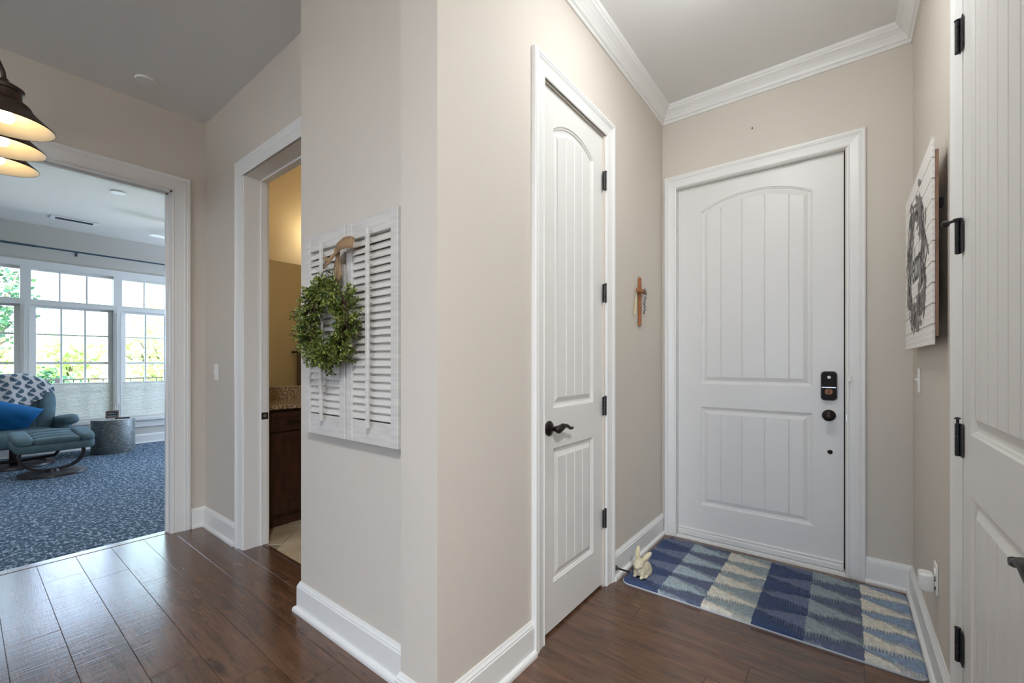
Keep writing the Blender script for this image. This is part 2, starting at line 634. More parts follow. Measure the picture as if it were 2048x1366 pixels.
# floors -----------------------------------------------------------
b = B(); b.box(-3.86, 3.6, -5.1, 3.2, -0.12, -0.012)
floor = struct('floor', b, 'subfloor')
ROW0, RW = 0.1205, 0.1632
JO = {0: [-2.79, -1.35], 1: [-3.45, -2.588, -1.2], 2: [-3.292, -2.093, -.9], 3: [-3.02, -1.817, -.6], 4: [-2.793, -1.6, -.4],
      5: [-3.5, -2.2, -.7], 6: [-3.35, -2.43], 9: [-.42], 10: [-.296], 11: [-.792, .2], 12: [0.06], 13: [-.35], 14: [-.7, .1], 15: [-.2], 16: [-.6], 17: [-.1]}
rnd = random.Random(3)
plank_cache = {}
for k in list(range(-9, 18)) + [6.5]:
    y0 = ROW0 + RW * int(k)
    y1 = y0 + RW
    if k <= 6:
        x0, x1 = -3.765, (1.4 if k < 4 else XB)
        if k == 6: x1 = XA - .12; y1 = 1.229
    else:
        x0, x1 = XA - 0.12, XB
    js = [j for j in JO.get(k, []) if x0 + .05 < j < x1 - .05]
    if k not in JO:
        x = x0 + rnd.uniform(.4, 1.2)
        while x < x1 - .3:
            js.append(x)
            x += rnd.uniform(.8, 1.4)
    edges = [x0] + sorted(js) + [x1]
    for a, c in zip(edges[:-1], edges[1:]):
        if y1 > 3.06: y1 = 3.06
        b = B()
        g, ch = .0004, .0013
        prof = [(y0 + g, -.012), (y0 + g, -ch), (y0 + g + ch, 0), (y1 - g - ch, 0), (y1 - g, -ch), (y1 - g, -.012)]
        rows = [[(a + g, p[0], p[1] if p[1] < -.01 else p[1] - ch * .6) for p in prof],
                [(a + g + ch, p[0], p[1]) for p in prof], [(c - g - ch, p[0], p[1]) for p in prof],
                [(c - g, p[0], p[1] if p[1] < -.01 else p[1] - ch * .6) for p in prof]]
        ids = b.grid(rows)
        b.f.append(ids[0][:]); b.f.append(ids[-1][:])
        b.build('plank', 'floor_wood', floor, origin=((a + c) / 2, (y0 + y1) / 2, 0))
# flush wood strip where the planks meet the carpet
b = B(); b.prism([(-3.852, -.012), (-3.767, -.012), (-3.767, -.001), (-3.775, .001), (-3.844, .001), (-3.852, -.001)], -.92, .94, axis=1)
b.build('threshold_strip', 'floor_wood', floor)

b = B(); b.box(-8.5, -3.852, -2.4, 3.4, -.12, 0.004)
struct('floor_sunroom', b, 'carpet')
b = B(); b.box(-3.75, -1.2, 1.225, 3.0, -.12, -.004)
fb = struct('floor_bathroom', b, 'grout')
s2 = math.sqrt(.5)
for i in range(-3, 5):
    for j in range(-3, 5):
        cx, cy = -2.95 + (i - j) * .33 * s2, 1.55 + (i + j) * .33 * s2
        if not (-3.45 < cx < -1.6 and 1.1 < cy < 2.6):
            continue
        b = B()
        h = .33 / 2 - .0025
        pts = []
        for sx, sy in ((1, 1), (-1, 1), (-1, -1), (1, -1)):
            px_ = cx + (sx - sy) * h * s2
            py_ = cy + (sx + sy) * h * s2
            pts.append((px_, py_))
        # clip against the doorway threshold
        cl = []
        for q in range(4):
            p0, p1 = pts[q], pts[(q + 1) % 4]
            i0, i1 = p0[1] >= 1.25, p1[1] >= 1.25
            if i0: cl.append(p0)
            if i0 != i1:
                tt = (1.25 - p0[1]) / (p1[1] - p0[1])
                cl.append((p0[0] + (p1[0] - p0[0]) * tt, 1.25))
        if len(cl) >= 3:
            b.prism(cl, -.01, 0.0)
            b.build('tile', 'bath_tile', fb)
b = B(); b.box(-3.05, -2.2, 1.228, 1.25, -.01, .004)
b.build('threshold_strip', 'floor_wood', fb)

# ceilings ---------------------------------------------------------
b = B(); b.box(-3.9, 3.6, -5.1, 3.25, H, H + .2)
struct('ceiling', b, 'ceiling_paint')
b = B(); b.box(-8.6, -3.85, -2.5, 3.5, 3.0, 3.2)
struct('ceiling_sunroom', b, 'sunroom_ceiling')

# walls ------------------------------------------------------------
# far wall of the hall with the wide opening to the sunroom (X = XF)
OY0, OY1, OZ = -0.95, 0.925, 2.415
b = B()
b.box(XF - .115, XF, -5.0, OY0, 0, H)
b.box(XF - .115, XF, OY0, OY1, OZ, H)
b.box(XF - .115, XF, OY1, YB_, 0, H)
struct('wall_far', b, 'wall_paint')
b = B(); b.box(XF - .12, XF - .0, YB_, 3.2, 0, H)
struct('wall_bathroom_side', b, 'bath_paint')
# bathroom door wall
BX0, BX1 = -3.052, -2.20
b = B()
b.box(XF, BX0, YB_, 1.25, 0, H)
b.box(BX0, BX1, YB_, 1.25, 2.415, H)
b.box(BX1, -1.9, YB_, 1.25, 0, H)
struct('wall_bathroom_door', b, 'wall_paint')
b = B(); b.box(XF, BX0 - .004, 1.25, 1.262, 0, H); b.box(BX0 - .004, -1.9, 1.25, 1.262, 2.42, H)
struct('wall_bathroom_inner', b, 'bath_paint')
# shutter wall and the return at its right (column end of the closet wall)
b = B(); b.box(-2.085, -1.203, YS, 1.13, 0, H)
struct('wall_shutter', b, 'wall_paint')
CY0, CY1, DZ = 1.536, 2.123, 2.418
b = B()
b.box(-1.203, XA, YC, CY0, 0, H)
b.box(XA - .12, XA, CY0, CY1, DZ, H)
b.box(XA - .12, XA, CY1, YF, 0, H)
struct('wall_left', b, 'wall_paint')
# closet interior backing
b = B(); b.box(-1.9, -1.85, 1.25, YF, 0, H)
struct('wall_bathroom_right', b, 'bath_paint')
b = B(); b.box(-3.75, -1.14, 3.0, 3.05, 0, H)
struct('wall_bathroom_back', b, 'bath_paint')
# front wall with the entrance door
FX0, FX1 = -.924, .001
b = B()
b.box(XA - .15, FX0, YF, YF + .16, 0, H)
b.box(FX0, FX1, YF, YF + .16, 2.408, H)
b.box(FX1, XB + .15, YF, YF + .16, 0, H)
struct('wall_front', b, 'wall_paint')
# right wall with the near door
RY0, RY1 = .862, 1.768
b = B()
b.box(XB, XB + .13, RY1, YF, 0, H)
b.box(XB, XB + .13, RY0, RY1, 2.418, H)
b.box(XB, XB + .13, .62, RY0, 0, H)
b.box(XB + .13, 3.6, .62, .75, 0, H)
struct('wall_right', b, 'wall_paint')
b = B(); b.box(XB + .6, XB + .65, .75, 2.2, 0, H)
struct('wall_closet_back', b, 'wall_paint')
# living area behind the camera, with a window opening added to light the hall
b = B()
b.box(-3.9, 3.6, -5.15, -5.0, 0, .5); b.box(-3.9, 3.6, -5.15, -5.0, 2.1, H)
b.box(-3.9, -1.4, -5.15, -5.0, .5, 2.1); b.box(1.8, 3.6, -5.15, -5.0, .5, 2.1)
b.box(3.5, 3.6, -5.0, .62, 0, H)
struct('wall_back', b, 'wall_paint')
# sunroom shell; its unseen side opening is added to brighten the room
WX = -8.30
b = B()
WY0, WY1, WZ0, WZ1 = -1.35, 3.27, .385, 2.455
b.box(WX - .2, WX, -2.4, WY0, 0, 3.0); b.box(WX - .2, WX, WY1, 3.4, 0, 3.0)
b.box(WX - .2, WX, WY0, WY1, 0, WZ0); b.box(WX - .2, WX, WY0, WY1, WZ1, 3.0)
struct('wall_window', b, 'sunroom_paint')
b = B()
b.box(-8.5, -3.86, 3.4, 3.5, 0, .45); b.box(-8.5, -3.86, 3.4, 3.5, 2.4, 3.0); b.box(-8.5, -7.9, 3.4, 3.5, .45, 2.4); b.box(-6.5, -3.86, 3.4, 3.5, .45, 2.4); b.box(-8.5, -3.86, -2.5, -2.4, 0, 3.0)
b.box(-3.866, -3.855, -2.4, OY0 - .01, 0, 3.0); b.box(-3.866, -3.855, OY1 + .01, 3.4, 0, 3.0); b.box(-3.866, -3.855, OY0, OY1, OZ, 3.0)
struct('wall_sunroom', b, 'sunroom_paint')

# baseboards, crown, casings ---------------------------------------
def baseboard(side, path):
    b = B(); sweep_base(b, path, BB)
    struct('baseboard_' + side, b, 'trim_white')
baseboard('left', [(XA, CY0 - .087), (XA, YC), (-1.203, YC), (-1.203, YS), (-2.085, YS), (-2.085, YB_)][::-1][::-1] if False else [(-2.085, YB_), (-2.085, YS), (-1.203, YS), (-1.203, YC), (XA, YC), (XA, CY0 - .087)][::-1])
baseboard('closet', [(XA, YF), (XA, CY1 + .087)])
baseboard('right', [(XB, RY1 + .09), (XB, YF), (FX1 + .087, YF)])
baseboard('far', [(BX0 - .105, YB_), (XF, YB_), (XF, OY1 + .11)])
baseboard('sunroom', [(WX, 3.4), (WX, -2.4)])
b = B(); sweep_base(b, [(XB, .62), (XB, YF), (XA, YF), (XA, YC)], CROWN)
struct('trim_1', b, 'trim_white')

def frame_M(origin, u, d):
    # local (u, depth towards the viewer, v up)
    u, d = Vector(u), Vector(d)
    M = Matrix.Identity(4)
    for i in range(3):
        M[i][0], M[i][1], M[i][2], M[i][3] = u[i], d[i], (0, 0, 1)[i], origin[i]
    return M
def jambs(b, u0, u1, top, d0, d1, stop, th=.012):
    # jamb lining boards inside an opening: sides and head, with a stop bead at depth 'stop'
    b.box(u0 - .001, u0 + th, d0, d1, 0, top)
    b.box(u1 - th, u1 + .001, d0, d1, 0, top)
    b.box(u0, u1, d0, d1, top - th, top + .001)
    if stop:
        s0, s1 = stop
        b.box(u0 + th, u0 + th + .011, s0, s1, 0, top - th)
        b.box(u1 - th - .011, u1 - th, s0, s1, 0, top - th)
        b.box(u0 + th, u1 - th, s0, s1, top - th - .011, top - th)
# sunroom opening
M = frame_M((XF, 0, 0), (0, 1, 0), (1, 0, 0))
b = B(M)
casing(b, OY0 + .012, OY1 - .0, OZ, [(o * 1.25, d) for o, d in CAS])
jambs(b, OY0, OY1 + .003, OZ + .003, -.12, .004, (-.075, -.045), .016)
struct('trim_2', b, 'trim_white')
# bathroom doorway
M = frame_M((0, YB_, 0), (1, 0, 0), (0, -1, 0))
b = B(M)
casing(b, BX0 + .002, BX1, 2.402, [(o * 1.18, d) for o, d in CAS])
jambs(b, BX0, BX1, 2.415, -.148, .004, (-.135, -.095), .013)
tb = struct('trim_3', b, 'trim_white')
# closet, entrance, right door casings
b = B(frame_M((XA, 0, 0), (0, 1, 0), (1, 0, 0)))
casing(b, CY0 - .004, CY1 + .014, DZ + .004, CAS)
jambs(b, CY0 - .012, CY1 + .022, DZ + .014, -.13, .004, (-.10, -.062), .010)
struct('trim_4', b, 'trim_white')
b = B(frame_M((0, YF, 0), (1, 0, 0), (0, -1, 0)))
casing(b, FX0 + .002, FX1 + .010, 2.41, [(o * .93, d) for o, d in CAS])
jambs(b, FX0 - .010, FX1 + .018, 2.418, -.16, .004, (-.14, -.09), .012)
struct('trim_5', b, 'trim_white')
b = B(frame_M((XB, 0, 0), (0, -1, 0), (-1, 0, 0)))
casing(b, -RY1 - .014, -RY0 + .004, 2.424, [(o * 1.35, d) for o, d in CAS])
jambs(b, -RY1 - .022, -RY0 + .012, 2.432, -.13, .004, (-.10, -.05), .010)
struct('trim_6', b, 'trim_white')
# latch strike on the bathroom jamb
b = B(); b.rbox(BX0 + .0235, BX0 + .0265, 1.221, 1.262, .828, .874, .001)
st = b.build('strike_plate', 'black_metal', tb)
b = B(); b.box(BX0 + .0262, BX0 + .0275, 1.232, 1.250, .842, .861)
b.build('latch_hole', 'steel', st)

# ------------------------------------------------------------------ moulded panel doors
def panel_outline(u0, u1, v0, v1, rise, n=24):
    pts = [(u0, v0), (u1, v0)]
    if rise <= 0:
        pts += [(u1, v1), (u0, v1)]
    else:
        hw = (u1 - u0) / 2
        R = (hw * hw + rise * rise) / (2 * rise)
        a = math.asin(hw / R)
        cx, cz = (u0 + u1) / 2, v1 + rise - R
        for i in range(n + 1):
            t = a - 2 * a * i / n
            pts.append((cx + R * math.sin(t), cz + R * math.cos(t)))
    return pts
def inset(pts, o):
    return [(p.x, p.y) for p in offset_path(pts, o, True)]
PROF = [(0, 0), (.004, -.004), (.010, -.006), (.012, -.010), (.022, -.011), (.026, -.010), (.046, -.002)]
def make_door(num, M, W, Hd, pu0, pu1, lower, upper, rise, cuts, thick=.038, kick=0):
    root = thing('door_%d' % num, tuple(M.translation), kind='structure')
    b = B(M)
    # slab: back, edges and the flat front around the two panels
    b.box(0, W, -thick, -.013, 0, Hd)
    def quad(a0, a1, c0, c1):
        b.poly([(a0, 0, c0), (a1, 0, c0), (a1, 0, c1), (a0, 0, c1)])
    quad(0, pu0, 0, Hd); quad(pu1, W, 0, Hd)
    quad(pu0, pu1, 0, lower[0]); quad(pu0, pu1, lower[1], upper[0])
    top = panel_outline(pu0, pu1, upper[0], upper[1], rise)[2:]
    for p, q in zip(top[:-1], top[1:]):
        b.poly([(q[0], 0, q[1]), (p[0], 0, p[1]), (p[0], 0, Hd), (q[0], 0, Hd)])
    for (x0, z0, x1, z1) in ((0, 0, W, 0), (W, 0, W, Hd), (W, Hd, 0, Hd), (0, Hd, 0, 0)):
        b.poly([(x0, 0, z0), (x1, 0, z1), (x1, -.014, z1), (x0, -.014, z0)])
    b.build('slab', 'door_white', root, recalc=False)
    for (z0, z1, rs) in ((lower[0], lower[1], 0), (upper[0], upper[1], rise)):
        out = panel_outline(pu0, pu1, z0, z1, rs)
        b = B(M)
        b.grid([[(p[0], d, p[1]) for p in inset(out, o)] for o, d in PROF], close=True)
        mo = b.build('panel_moulding', 'door_white', root, smooth=False)
        fld = inset(out, .046)
        f0 = min(p[0] for p in fld); f1 = max(p[0] for p in fld)
        vb = min(p[1] for p in fld)
        arc = sorted(fld[2:], key=lambda p: p[0])
        def topv(u):
            if rs <= 0: return max(p[1] for p in fld)
            for p, q in zip(arc[:-1], arc[1:]):
                if p[0] - 1e-6 <= u <= q[0] + 1e-6:
                    t = (u - p[0]) / max(1e-9, q[0] - p[0])
                    return p[1] + (q[1] - p[1]) * t
            return arc[-1][1] if u > arc[-1][0] else arc[0][1]
        ed = [f0] + cuts + [f1]
        for k, (a, c) in enumerate(zip(ed[:-1], ed[1:])):
            bb = B(M)
            us = []
            ga = 0 if k == 0 else .0045
            gc = 0 if k == len(ed) - 2 else .0045
            us = [(a, -.0065 if ga else -.002), (a + max(ga, .0005), -.002)]
            m = 6
            for i in range(1, m):
                us.append((a + ga + (c - gc - a - ga) * i / m, -.002))
            us += [(c - max(gc, .0005), -.002), (c, -.0065 if gc else -.002)]
            rows = [[(u, d, vb), (u, d, topv(u))] for u, d in us]
            bb.grid(rows)
            bb.poly([(us[0][0], us[0][1], vb), (us[-1][0], us[-1][1], vb), (us[-1][0], -.013, vb), (us[0][0], -.013, vb)])
            bb.build('panel_board', 'door_white', root, recalc=False)
    return root
def fixface(o):
    pass

M1 = frame_M((-.9205, 3.088, .018), (1, 0, 0), (0, -1, 0))
d1 = make_door(1, M1, .9155, 2.386, .1455, .770, (.222, .886), (1.042, 2.203), .083, [.2735, .3965, .5235, .6525])
M2 = frame_M((-1.032, 1.538, .014), (0, 1, 0), (1, 0, 0))
d2 = make_door(2, M2, .5845, 2.402, .094, .482, (.204, .803), (.984, 2.235), .062, [.212, .290, .368])
M3 = frame_M((.268, 1.764, .014), (0, -1, 0), (-1, 0, 0))
d3 = make_door(3, M3, .898, 2.402, .092, .806, (.204, .826), (.992, 2.20), .09, [.178 + .080 * i for i in range(8)])

def hinge(parent, p, axis_out, along, leafd, mat, h=.098, leaf=.02, pin=0.0, arm=False):
    # knuckle barrel at p (world, centre), leaf plates along 'along'
    o, a = Vector(axis_out), Vector(along)
    p = Vector(p)
    b = B()
    r = .0062
    z0 = -h / 2
    for i in range(5):
        z1 = z0 + h / 5
        b.lathe([(r, z0 + .0006), (r, z1 - .0006)], p, seg=12)
        z0 = z1
    b.lathe([(r * .55, -h / 2 - .001), (r * .55, h / 2 + .001)], p, seg=8)
    hg = b.build('hinge', mat, parent, smooth=True, angle=40)
    b = B()
    c = p - o * .006
    for s, wd in ((1, leaf), (-1, leaf * leafd)):
        if wd <= 0: continue
        q = c + a * (s * wd / 2)
        ext = a * (wd / 2) + o * .0015
        e = Vector((abs(ext.x), abs(ext.y), 0))
        b.box(q.x - e.x, q.x + e.x, q.y - e.y, q.y + e.y, q.z - h / 2, q.z + h / 2)
    b.build('hinge_leaf', mat, hg)
    b = B()
    zt = h / 2 + pin
    b.lathe([(.0035, h / 2), (.0035, zt), (.0075, zt + .001), (.0075, zt + .0035), (.003, zt + .006)], p, seg=12)
    b.build('hinge_pin', mat, hg, smooth=True, angle=40)
    if arm:
        b = B()
        q = p + Vector((0, 0, h / 2 + .004))
        b.lathe([(.010, -.003), (.011, 0), (.010, .004)], q, seg=14)
        t = q + o * .020 - a * .026
        b.tube([q, q + o * .010 - a * .010, t], [.004, .0045, .004], 8)
        b.lathe([(.004, -.01), (.011, .0), (.010, .006)], t, axis=tuple((o * .6 - a).normalized()), seg=12)
        b.build('pin_stop_arm', mat, hg, smooth=True, angle=40)
    return hg
for z in (2.176, 1.573, .970, .366):
    hinge(d2, (XA + .004, 2.129, z), (1, 0, 0), (0, -1, 0), .4, 'black_metal')
for i, z in enumerate((2.143, 1.563, .978, .383)):
    hinge(d3, (XB - .022, 1.775, z), (-1, 0, 0), (0, -1, 0), .25, 'black_metal', h=.094, leaf=.03, pin=.012 if i == 2 else 0.0, arm=(i == 1))
for z in (2.184, 1.536, .878, .219):
    hinge(d1, (-.924, 3.08, z), (0, -1, 0), (1, 0, 0), 0, 'door_white', h=.085, leaf=.006)

# entrance door hardware
M = M1
def at1(u, z):  # world x of door-1 hardware
    return Vector((u, 3.088, z))
def rrect(w, h, r, n=6):
    pts = []
    for cx, cy, a0 in ((w / 2 - r, h / 2 - r, 0), (-w / 2 + r, h / 2 - r, 90), (-w / 2 + r, -h / 2 + r, 180), (w / 2 - r, -h / 2 + r, 270)):
        for i in range(n + 1):
            a = math.radians(a0 + 90 * i / n)
            pts.append((cx + r * math.cos(a), cy + r * math.sin(a)))
    return pts
LK = (-.073, 1.068)
b = B()
def rr_layers(b, c, layers, n=6):
    rows = []
    for w_, h_, r_, d in layers:
        rows.append([(c[0] + p[0], 3.088 - d, c[1] + p[1]) for p in rrect(w_, h_, r_, n)])
    ids = b.grid(rows, close=True)
    b.f.append(ids[-1]); b.f.append(ids[0][::-1])
rr_layers(b, LK, [(.076, .168, .020, 0), (.076, .168, .020, .018), (.072, .164, .018, .024), (.068, .160, .017, .024)])
lk = b.build('keypad_lock', 'lock_rim', d1)
b = B(); rr_layers(b, LK, [(.067, .158, .017, .02), (.067, .158, .017, .0255), (.062, .153, .015, .028)])
b.build('lock_cover', 'lock_black', lk)
b = B(); b.box(LK[0] - .033, LK[0] + .033, 3.088 - .0292, 3.088 - .027, LK[1] - .010, LK[1] - .0065)
b.build('cover_seam', 'steel', lk)
b = B(); b.lathe([(.0085, .027), (.0085, .0287)], (LK[0] + .001, 3.088, LK[1] + .05), axis=(0, -1, 0), seg=20)
b.build('logo_disc', 'plastic_white', lk)
tc = bpy.data.curves.new('logo_text', 'FONT'); tc.body = 'Yale'; tc.size = .0075; tc.align_x = 'CENTER'; tc.align_y = 'CENTER'
def text_mesh(name, tc, M, mat, parent, origin):
    to = bpy.data.objects.new('tmp', tc); COL.objects.link(to)
    dg = bpy.context.evaluated_depsgraph_get()
    me = bpy.data.meshes.new_from_object(to.evaluated_get(dg))
    bpy.data.objects.remove(to)
    me.transform(M)
    me.transform(Matrix.Translation(-Vector(origin)))
    me.materials.clear(); me.materials.append(MATS[mat])
    o = bpy.data.objects.new(name, me); COL.objects.link(o); o.parent = parent
    return o
TM = Matrix.Translation((LK[0] + .001, 3.088 - .0289, LK[1] + .05)) @ Matrix.Rotation(PI / 2, 4, 'X')
text_mesh('logo_text', tc, TM, 'plastic_grey', lk, wl(lk))
b = B(); b.lathe([(.021, .026), (.021, .031), (.018, .034)], (LK[0], 3.088, LK[1] - .033), axis=(0, -1, 0), seg=24)
b.rbox(LK[0] - .004, LK[0] + .004, 3.088 - .050, 3.088 - .030, LK[1] - .05, LK[1] - .016, .002)
b.build('thumb_turn', 'brass_dark', lk, smooth=True, angle=40)
b = B()
b.lathe([(.033, 0), (.033, .006), (.028, .012), (.018, .016), (.013, .022), (.012, .034), (.020, .042), (.027, .050), (.0285, .058), (.024, .066), (.012, .070), (.001, .071)], (-.073, 3.088, .897), axis=(0, -1, 0), seg=28)
b.build('door_knob', 'bronze', d1, smooth=True, angle=50)
b = B(); b.lathe([(.0125, 0), (.0125, .003), (.008, .007), (.001, .0085)], (-.068, 3.088, .686), axis=(0, -1, 0), seg=18)
b.build('bolt_cap', 'bronze', d1, smooth=True, angle=50)
# sweep strip at the bottom edge, sill and weather gap
b = B(); b.prism([(3.088, .02), (3.076, .02), (3.074, .045), (3.080, .052), (3.080, .058), (3.076, .062), (3.088, .07)], -.919, -.008, axis=0)
b.build('door_sweep', 'door_white', d1)
b = B(); b.prism([(3.045, 0), (3.052, .014), (3.075, .016), (3.2, .018), (3.2, 0)], FX0 - .008, FX1 + .016, axis=0)
struct('trim_7', b, 'trim_white')
b = B(); b.box(FX1 - .03, FX1 + .016, 3.127, 3.139, .018, 2.41); b.box(FX0 - .008, FX1 + .016, 3.127, 3.139, 2.38, 2.416); b.box(FX0 - .008, FX0 + .03, 3.127, 3.139, .018, 2.41); b.box(FX0, FX1, 3.127, 3.139, .016, .05)  # dark weatherstrip, widened behind the door edges to block daylight leaks
struct('trim_8', b, 'gap_dark')
b = B(); b.rbox(.012, .028, 3.012, 3.030, 1.095, 1.132, .004)
b.build('door_sensor', 'plastic_white', label='small white alarm contact on the frame beside the entrance door lock', cat='sensor')
b = B(); b.rbox(FX1 + .004, FX1 + .010, 3.04, 3.06, .872, .915, .001)
b.build('strike_plate', 'steel', d1)

# lever handles
def lever(parent, p, o, a, length=.118):
    # rose on door at p, o outward, a direction of lever
    p, o, a = Vector(p), Vector(o), Vector(a)
    up = Vector((0, 0, 1))
    b = B()
    b.lathe([(.033, 0), (.033, .004), (.030, .008), (.026, .009), (.020, .013), (.0135, .016)], p, axis=tuple(o), seg=28)
    lv = b.build('lever_handle', 'bronze', parent, smooth=True, angle=45)
    b = B()
    b.lathe([(.012, .012), (.0105, .02), (.0105, .034), (.014, .037), (.0165, .046), (.0155, .056), (.008, .062)], p, axis=tuple(o), seg=20)
    c = p + o * .047
    path, rad = [], []
    for i in range(13):
        t = i / 12
        path.append(c + a * (.006 + length * t) + up * (.016 * math.sin(t * PI * 1.9 - .5) * (0.25 + .75 * t) + .006 * t) + o * (.006 * math.sin(t * PI)))
        rad.append(.0125 * (1 - t) ** .8 + .0058)
    rows = []
    for i, q in enumerate(path):
        t = i / 12
        rw, rh = rad[i], .0115 * (1 - t) + .0042
        row = []
        for k in range(12):
            an = 2 * PI * k / 12
            row.append(q + o * (rh * math.cos(an)) + up * (rw * math.sin(an)) if t < .3 else q + o * ((rh + (.008 * (t - .3))) * math.cos(an)) + up * (rw * .62 * math.sin(an)))
        rows.append(row)
    ids = b.grid(rows, close=True)
    b.f.append(ids[0][::-1]); b.f.append(ids[-1])
    b.build('lever', 'bronze', lv, smooth=True, angle=60)
    return lv
lever(d2, (-1.032, 1.596, .912), (1, 0, 0), (0, 1, 0))
b = B(); b.lathe([(.014, 0), (.014, .003), (.006, .0045)], (-1.034, 1.539, .912), axis=(1, 0, 0), seg=16)
b.build('latch_plate', 'black_metal', d2)
lever(d3, (.268, .935, .885), (-1, 0, 0), (0, 1, 0))

# ------------------------------------------------------------------ sunroom windows
PITCH = .884
CEN = [-.795, .089, .973, 1.857, 2.741]
GX = WX - .075           # glass plane
def muntin(parent, y0, y1, z0, z1, x0=GX - .012, x1=GX + .014):
    b = B()
    if z1 - z0 > y1 - y0:
        c = (y0 + y1) / 2
        b.prism([(x0, y0), (x1 - .006, y0), (x1, c - .003), (x1, c + .003), (x1 - .006, y1), (x0, y1)], z0, z1)
    else:
        c = (z0 + z1) / 2
        b.prism([(x0, z0), (x1 - .006, z0), (x1, c - .003), (x1, c + .003), (x1 - .006, z1), (x0, z1)], y0, y1, axis=1)
    b.build('muntin', 'trim_white', parent)
TZ0, TZ1, LZ0, LZ1 = 2.03, 2.405, .44, 1.925
for n, c in enumerate(CEN):
    wn = thing('window_%d' % (n + 1), (WX, c, WZ0), kind='structure')
    y0, y1 = c - PITCH / 2, c + PITCH / 2
    ty0, ty1 = c - .395, c + .395
    ly0, ly1 = c - .347, c + .347
    b = B()
    x0, x1 = GX - .03, GX + .04
    b.box(x0, x1, y0, ty0, WZ0, WZ1); b.box(x0, x1, ty1, y1, WZ0, WZ1)
    b.box(x0, x1, ty0, ty1, TZ1, WZ1); b.box(x0, x1 + .01, ty0, ty1, LZ1 + .03, TZ0); b.box(x0, x1, ty0, ty1, WZ0, LZ0 - .03)
    b.build('frame', 'trim_white', wn)
    b = B()
    sx0, sx1 = GX - .022, GX + .022
    b.box(sx0, sx1, ty0, ly0, LZ0 - .03, LZ1 + .03); b.box(sx0, sx1, ly1, ty1, LZ0 - .03, LZ1 + .03)
    b.box(sx0, sx1, ly0, ly1, LZ1, LZ1 + .03); b.box(sx0, sx1, ly0, ly1, LZ0 - .03, LZ0)
    b.build('sash', 'trim_white', wn)
    tv = [ty0 + (ty1 - ty0) * k / 3 for k in (1, 2)]
    lv = [ly0 + (ly1 - ly0) * k / 3 for k in (1, 2)]
    lh = [1.578, 1.2, .83]
    for y in tv: muntin(wn, y - .010, y + .010, TZ0, TZ1)
    for y in lv: muntin(wn, y - .011, y + .011, LZ0, LZ1)
    for z in lh: muntin(wn, ly0, ly1, z - (.016 if z == 1.2 else .010), z + (.016 if z == 1.2 else .010))
    ys = [ty0] + tv + [ty1]
    for a, d in zip(ys[:-1], ys[1:]):
        b = B(); b.box(GX - .003, GX, a, d, TZ0, TZ1); b.build('pane', 'window_glass', wn)
    ys = [ly0] + lv + [ly1]; zs = [LZ0, .83, 1.2, 1.578, LZ1]
    for a, d in zip(ys[:-1], ys[1:]):
        for e, g in zip(zs[:-1], zs[1:]):
            b = B(); b.box(GX - .003, GX, a, d, e, g); b.build('pane', 'window_glass', wn)
    b = B()
    b.lathe([(.010, 0), (.010, .012), (.004, .016)], (GX + .02, c - .14, 1.216), seg=10)
    b.lathe([(.010, 0), (.010, .012), (.004, .016)], (GX + .02, c + .17, 1.216), seg=10)
    b.build('sash_lock', 'trim_white', wn)
# inside casings: header, fluted mullions, transom band, stool and apron
b = B()
b.box(WX, WX + .018, WY0 - .09, WY1 + .09, WZ1 - .015, 2.525)
b.box(WX, WX + .024, WY0 - .10, WY1 + .10, 2.515, 2.528)
edges = [CEN[0] - PITCH / 2] + [c + PITCH / 2 for c in CEN]
for y in edges:
    b.box(WX - .045, WX + .012, y - .047, y + .047, WZ0, WZ1)
    for k in (-.03, -.012, .012, .03):
        b.box(WX + .012, WX + .017, y + k - .005, y + k + .005, .40, LZ1 - .01)
b.box(WX - .045, WX + .016, WY0, WY1, 1.955, 2.012)
b.box(WX - .08, WX + .055, WY0 - .1, WY1 + .1, .352, .387)
b.box(WX, WX + .018, WY0 - .08, WY1 + .08, .25, .352)
struct('trim_9', b, 'trim_white')
# pleated shades lowered from the top: they cover the lower part of each window
for n, c in enumerate(CEN):
    t = thing('pleated_shade', (WX - .025, c, .42), ['white pleated window shade out of view, far left of the recliner', 'white pleated window shade directly behind the recliner back', 'white pleated window shade behind the drum table', 'white pleated window shade right of the drum table', 'white pleated window shade hidden behind the opening jamb'][n], 'window shade', 'sunroom window shades')
    b = B()
    y0, y1 = c - .428, c + .428
    rows = []
    m = 27
    for k in range(2 * m + 1):
        z = .43 + (.915 - .43) * k / (2 * m)
        x = WX - .02 - (.009 if k % 2 else 0)
        rows.append([(x, y0, z), (x, y1, z)])
    b.grid(rows)
    b.build('pleats', 'shade_cloth', t, recalc=False)
    b = B(); b.rbox(WX - .038, WX - .010, y0, y1, .912, .928, .003); b.build('top_rail', 'trim_white', t)
    b = B(); b.rbox(WX - .038, WX - .010, y0, y1, .415, .432, .003); b.build('bottom_rail', 'trim_white', t)
    for y in (c - .3, c + .3):
        b = B(); b.tube([(WX - .024, y, .928), (WX - .024, y, 1.94)], .0008, 4); b.build('lift_cord', 'trim_white', t)
for n, y in enumerate((.531, 1.415)):
    b = B(); b.tube([(WX + .03, y, 2.0), (WX + .03, y, .66)], .0035, 6); b.lathe([(.006, -.05), (.008, 0), (.004, .02)], (WX + .03, y, .66), seg=8)
    b.build('shade_wand', 'trim_white', label=('white shade wand hanging on the mullion left of the centre window', 'white shade wand hanging on the mullion above the picture frame')[n], cat='wand', group='shade wands')
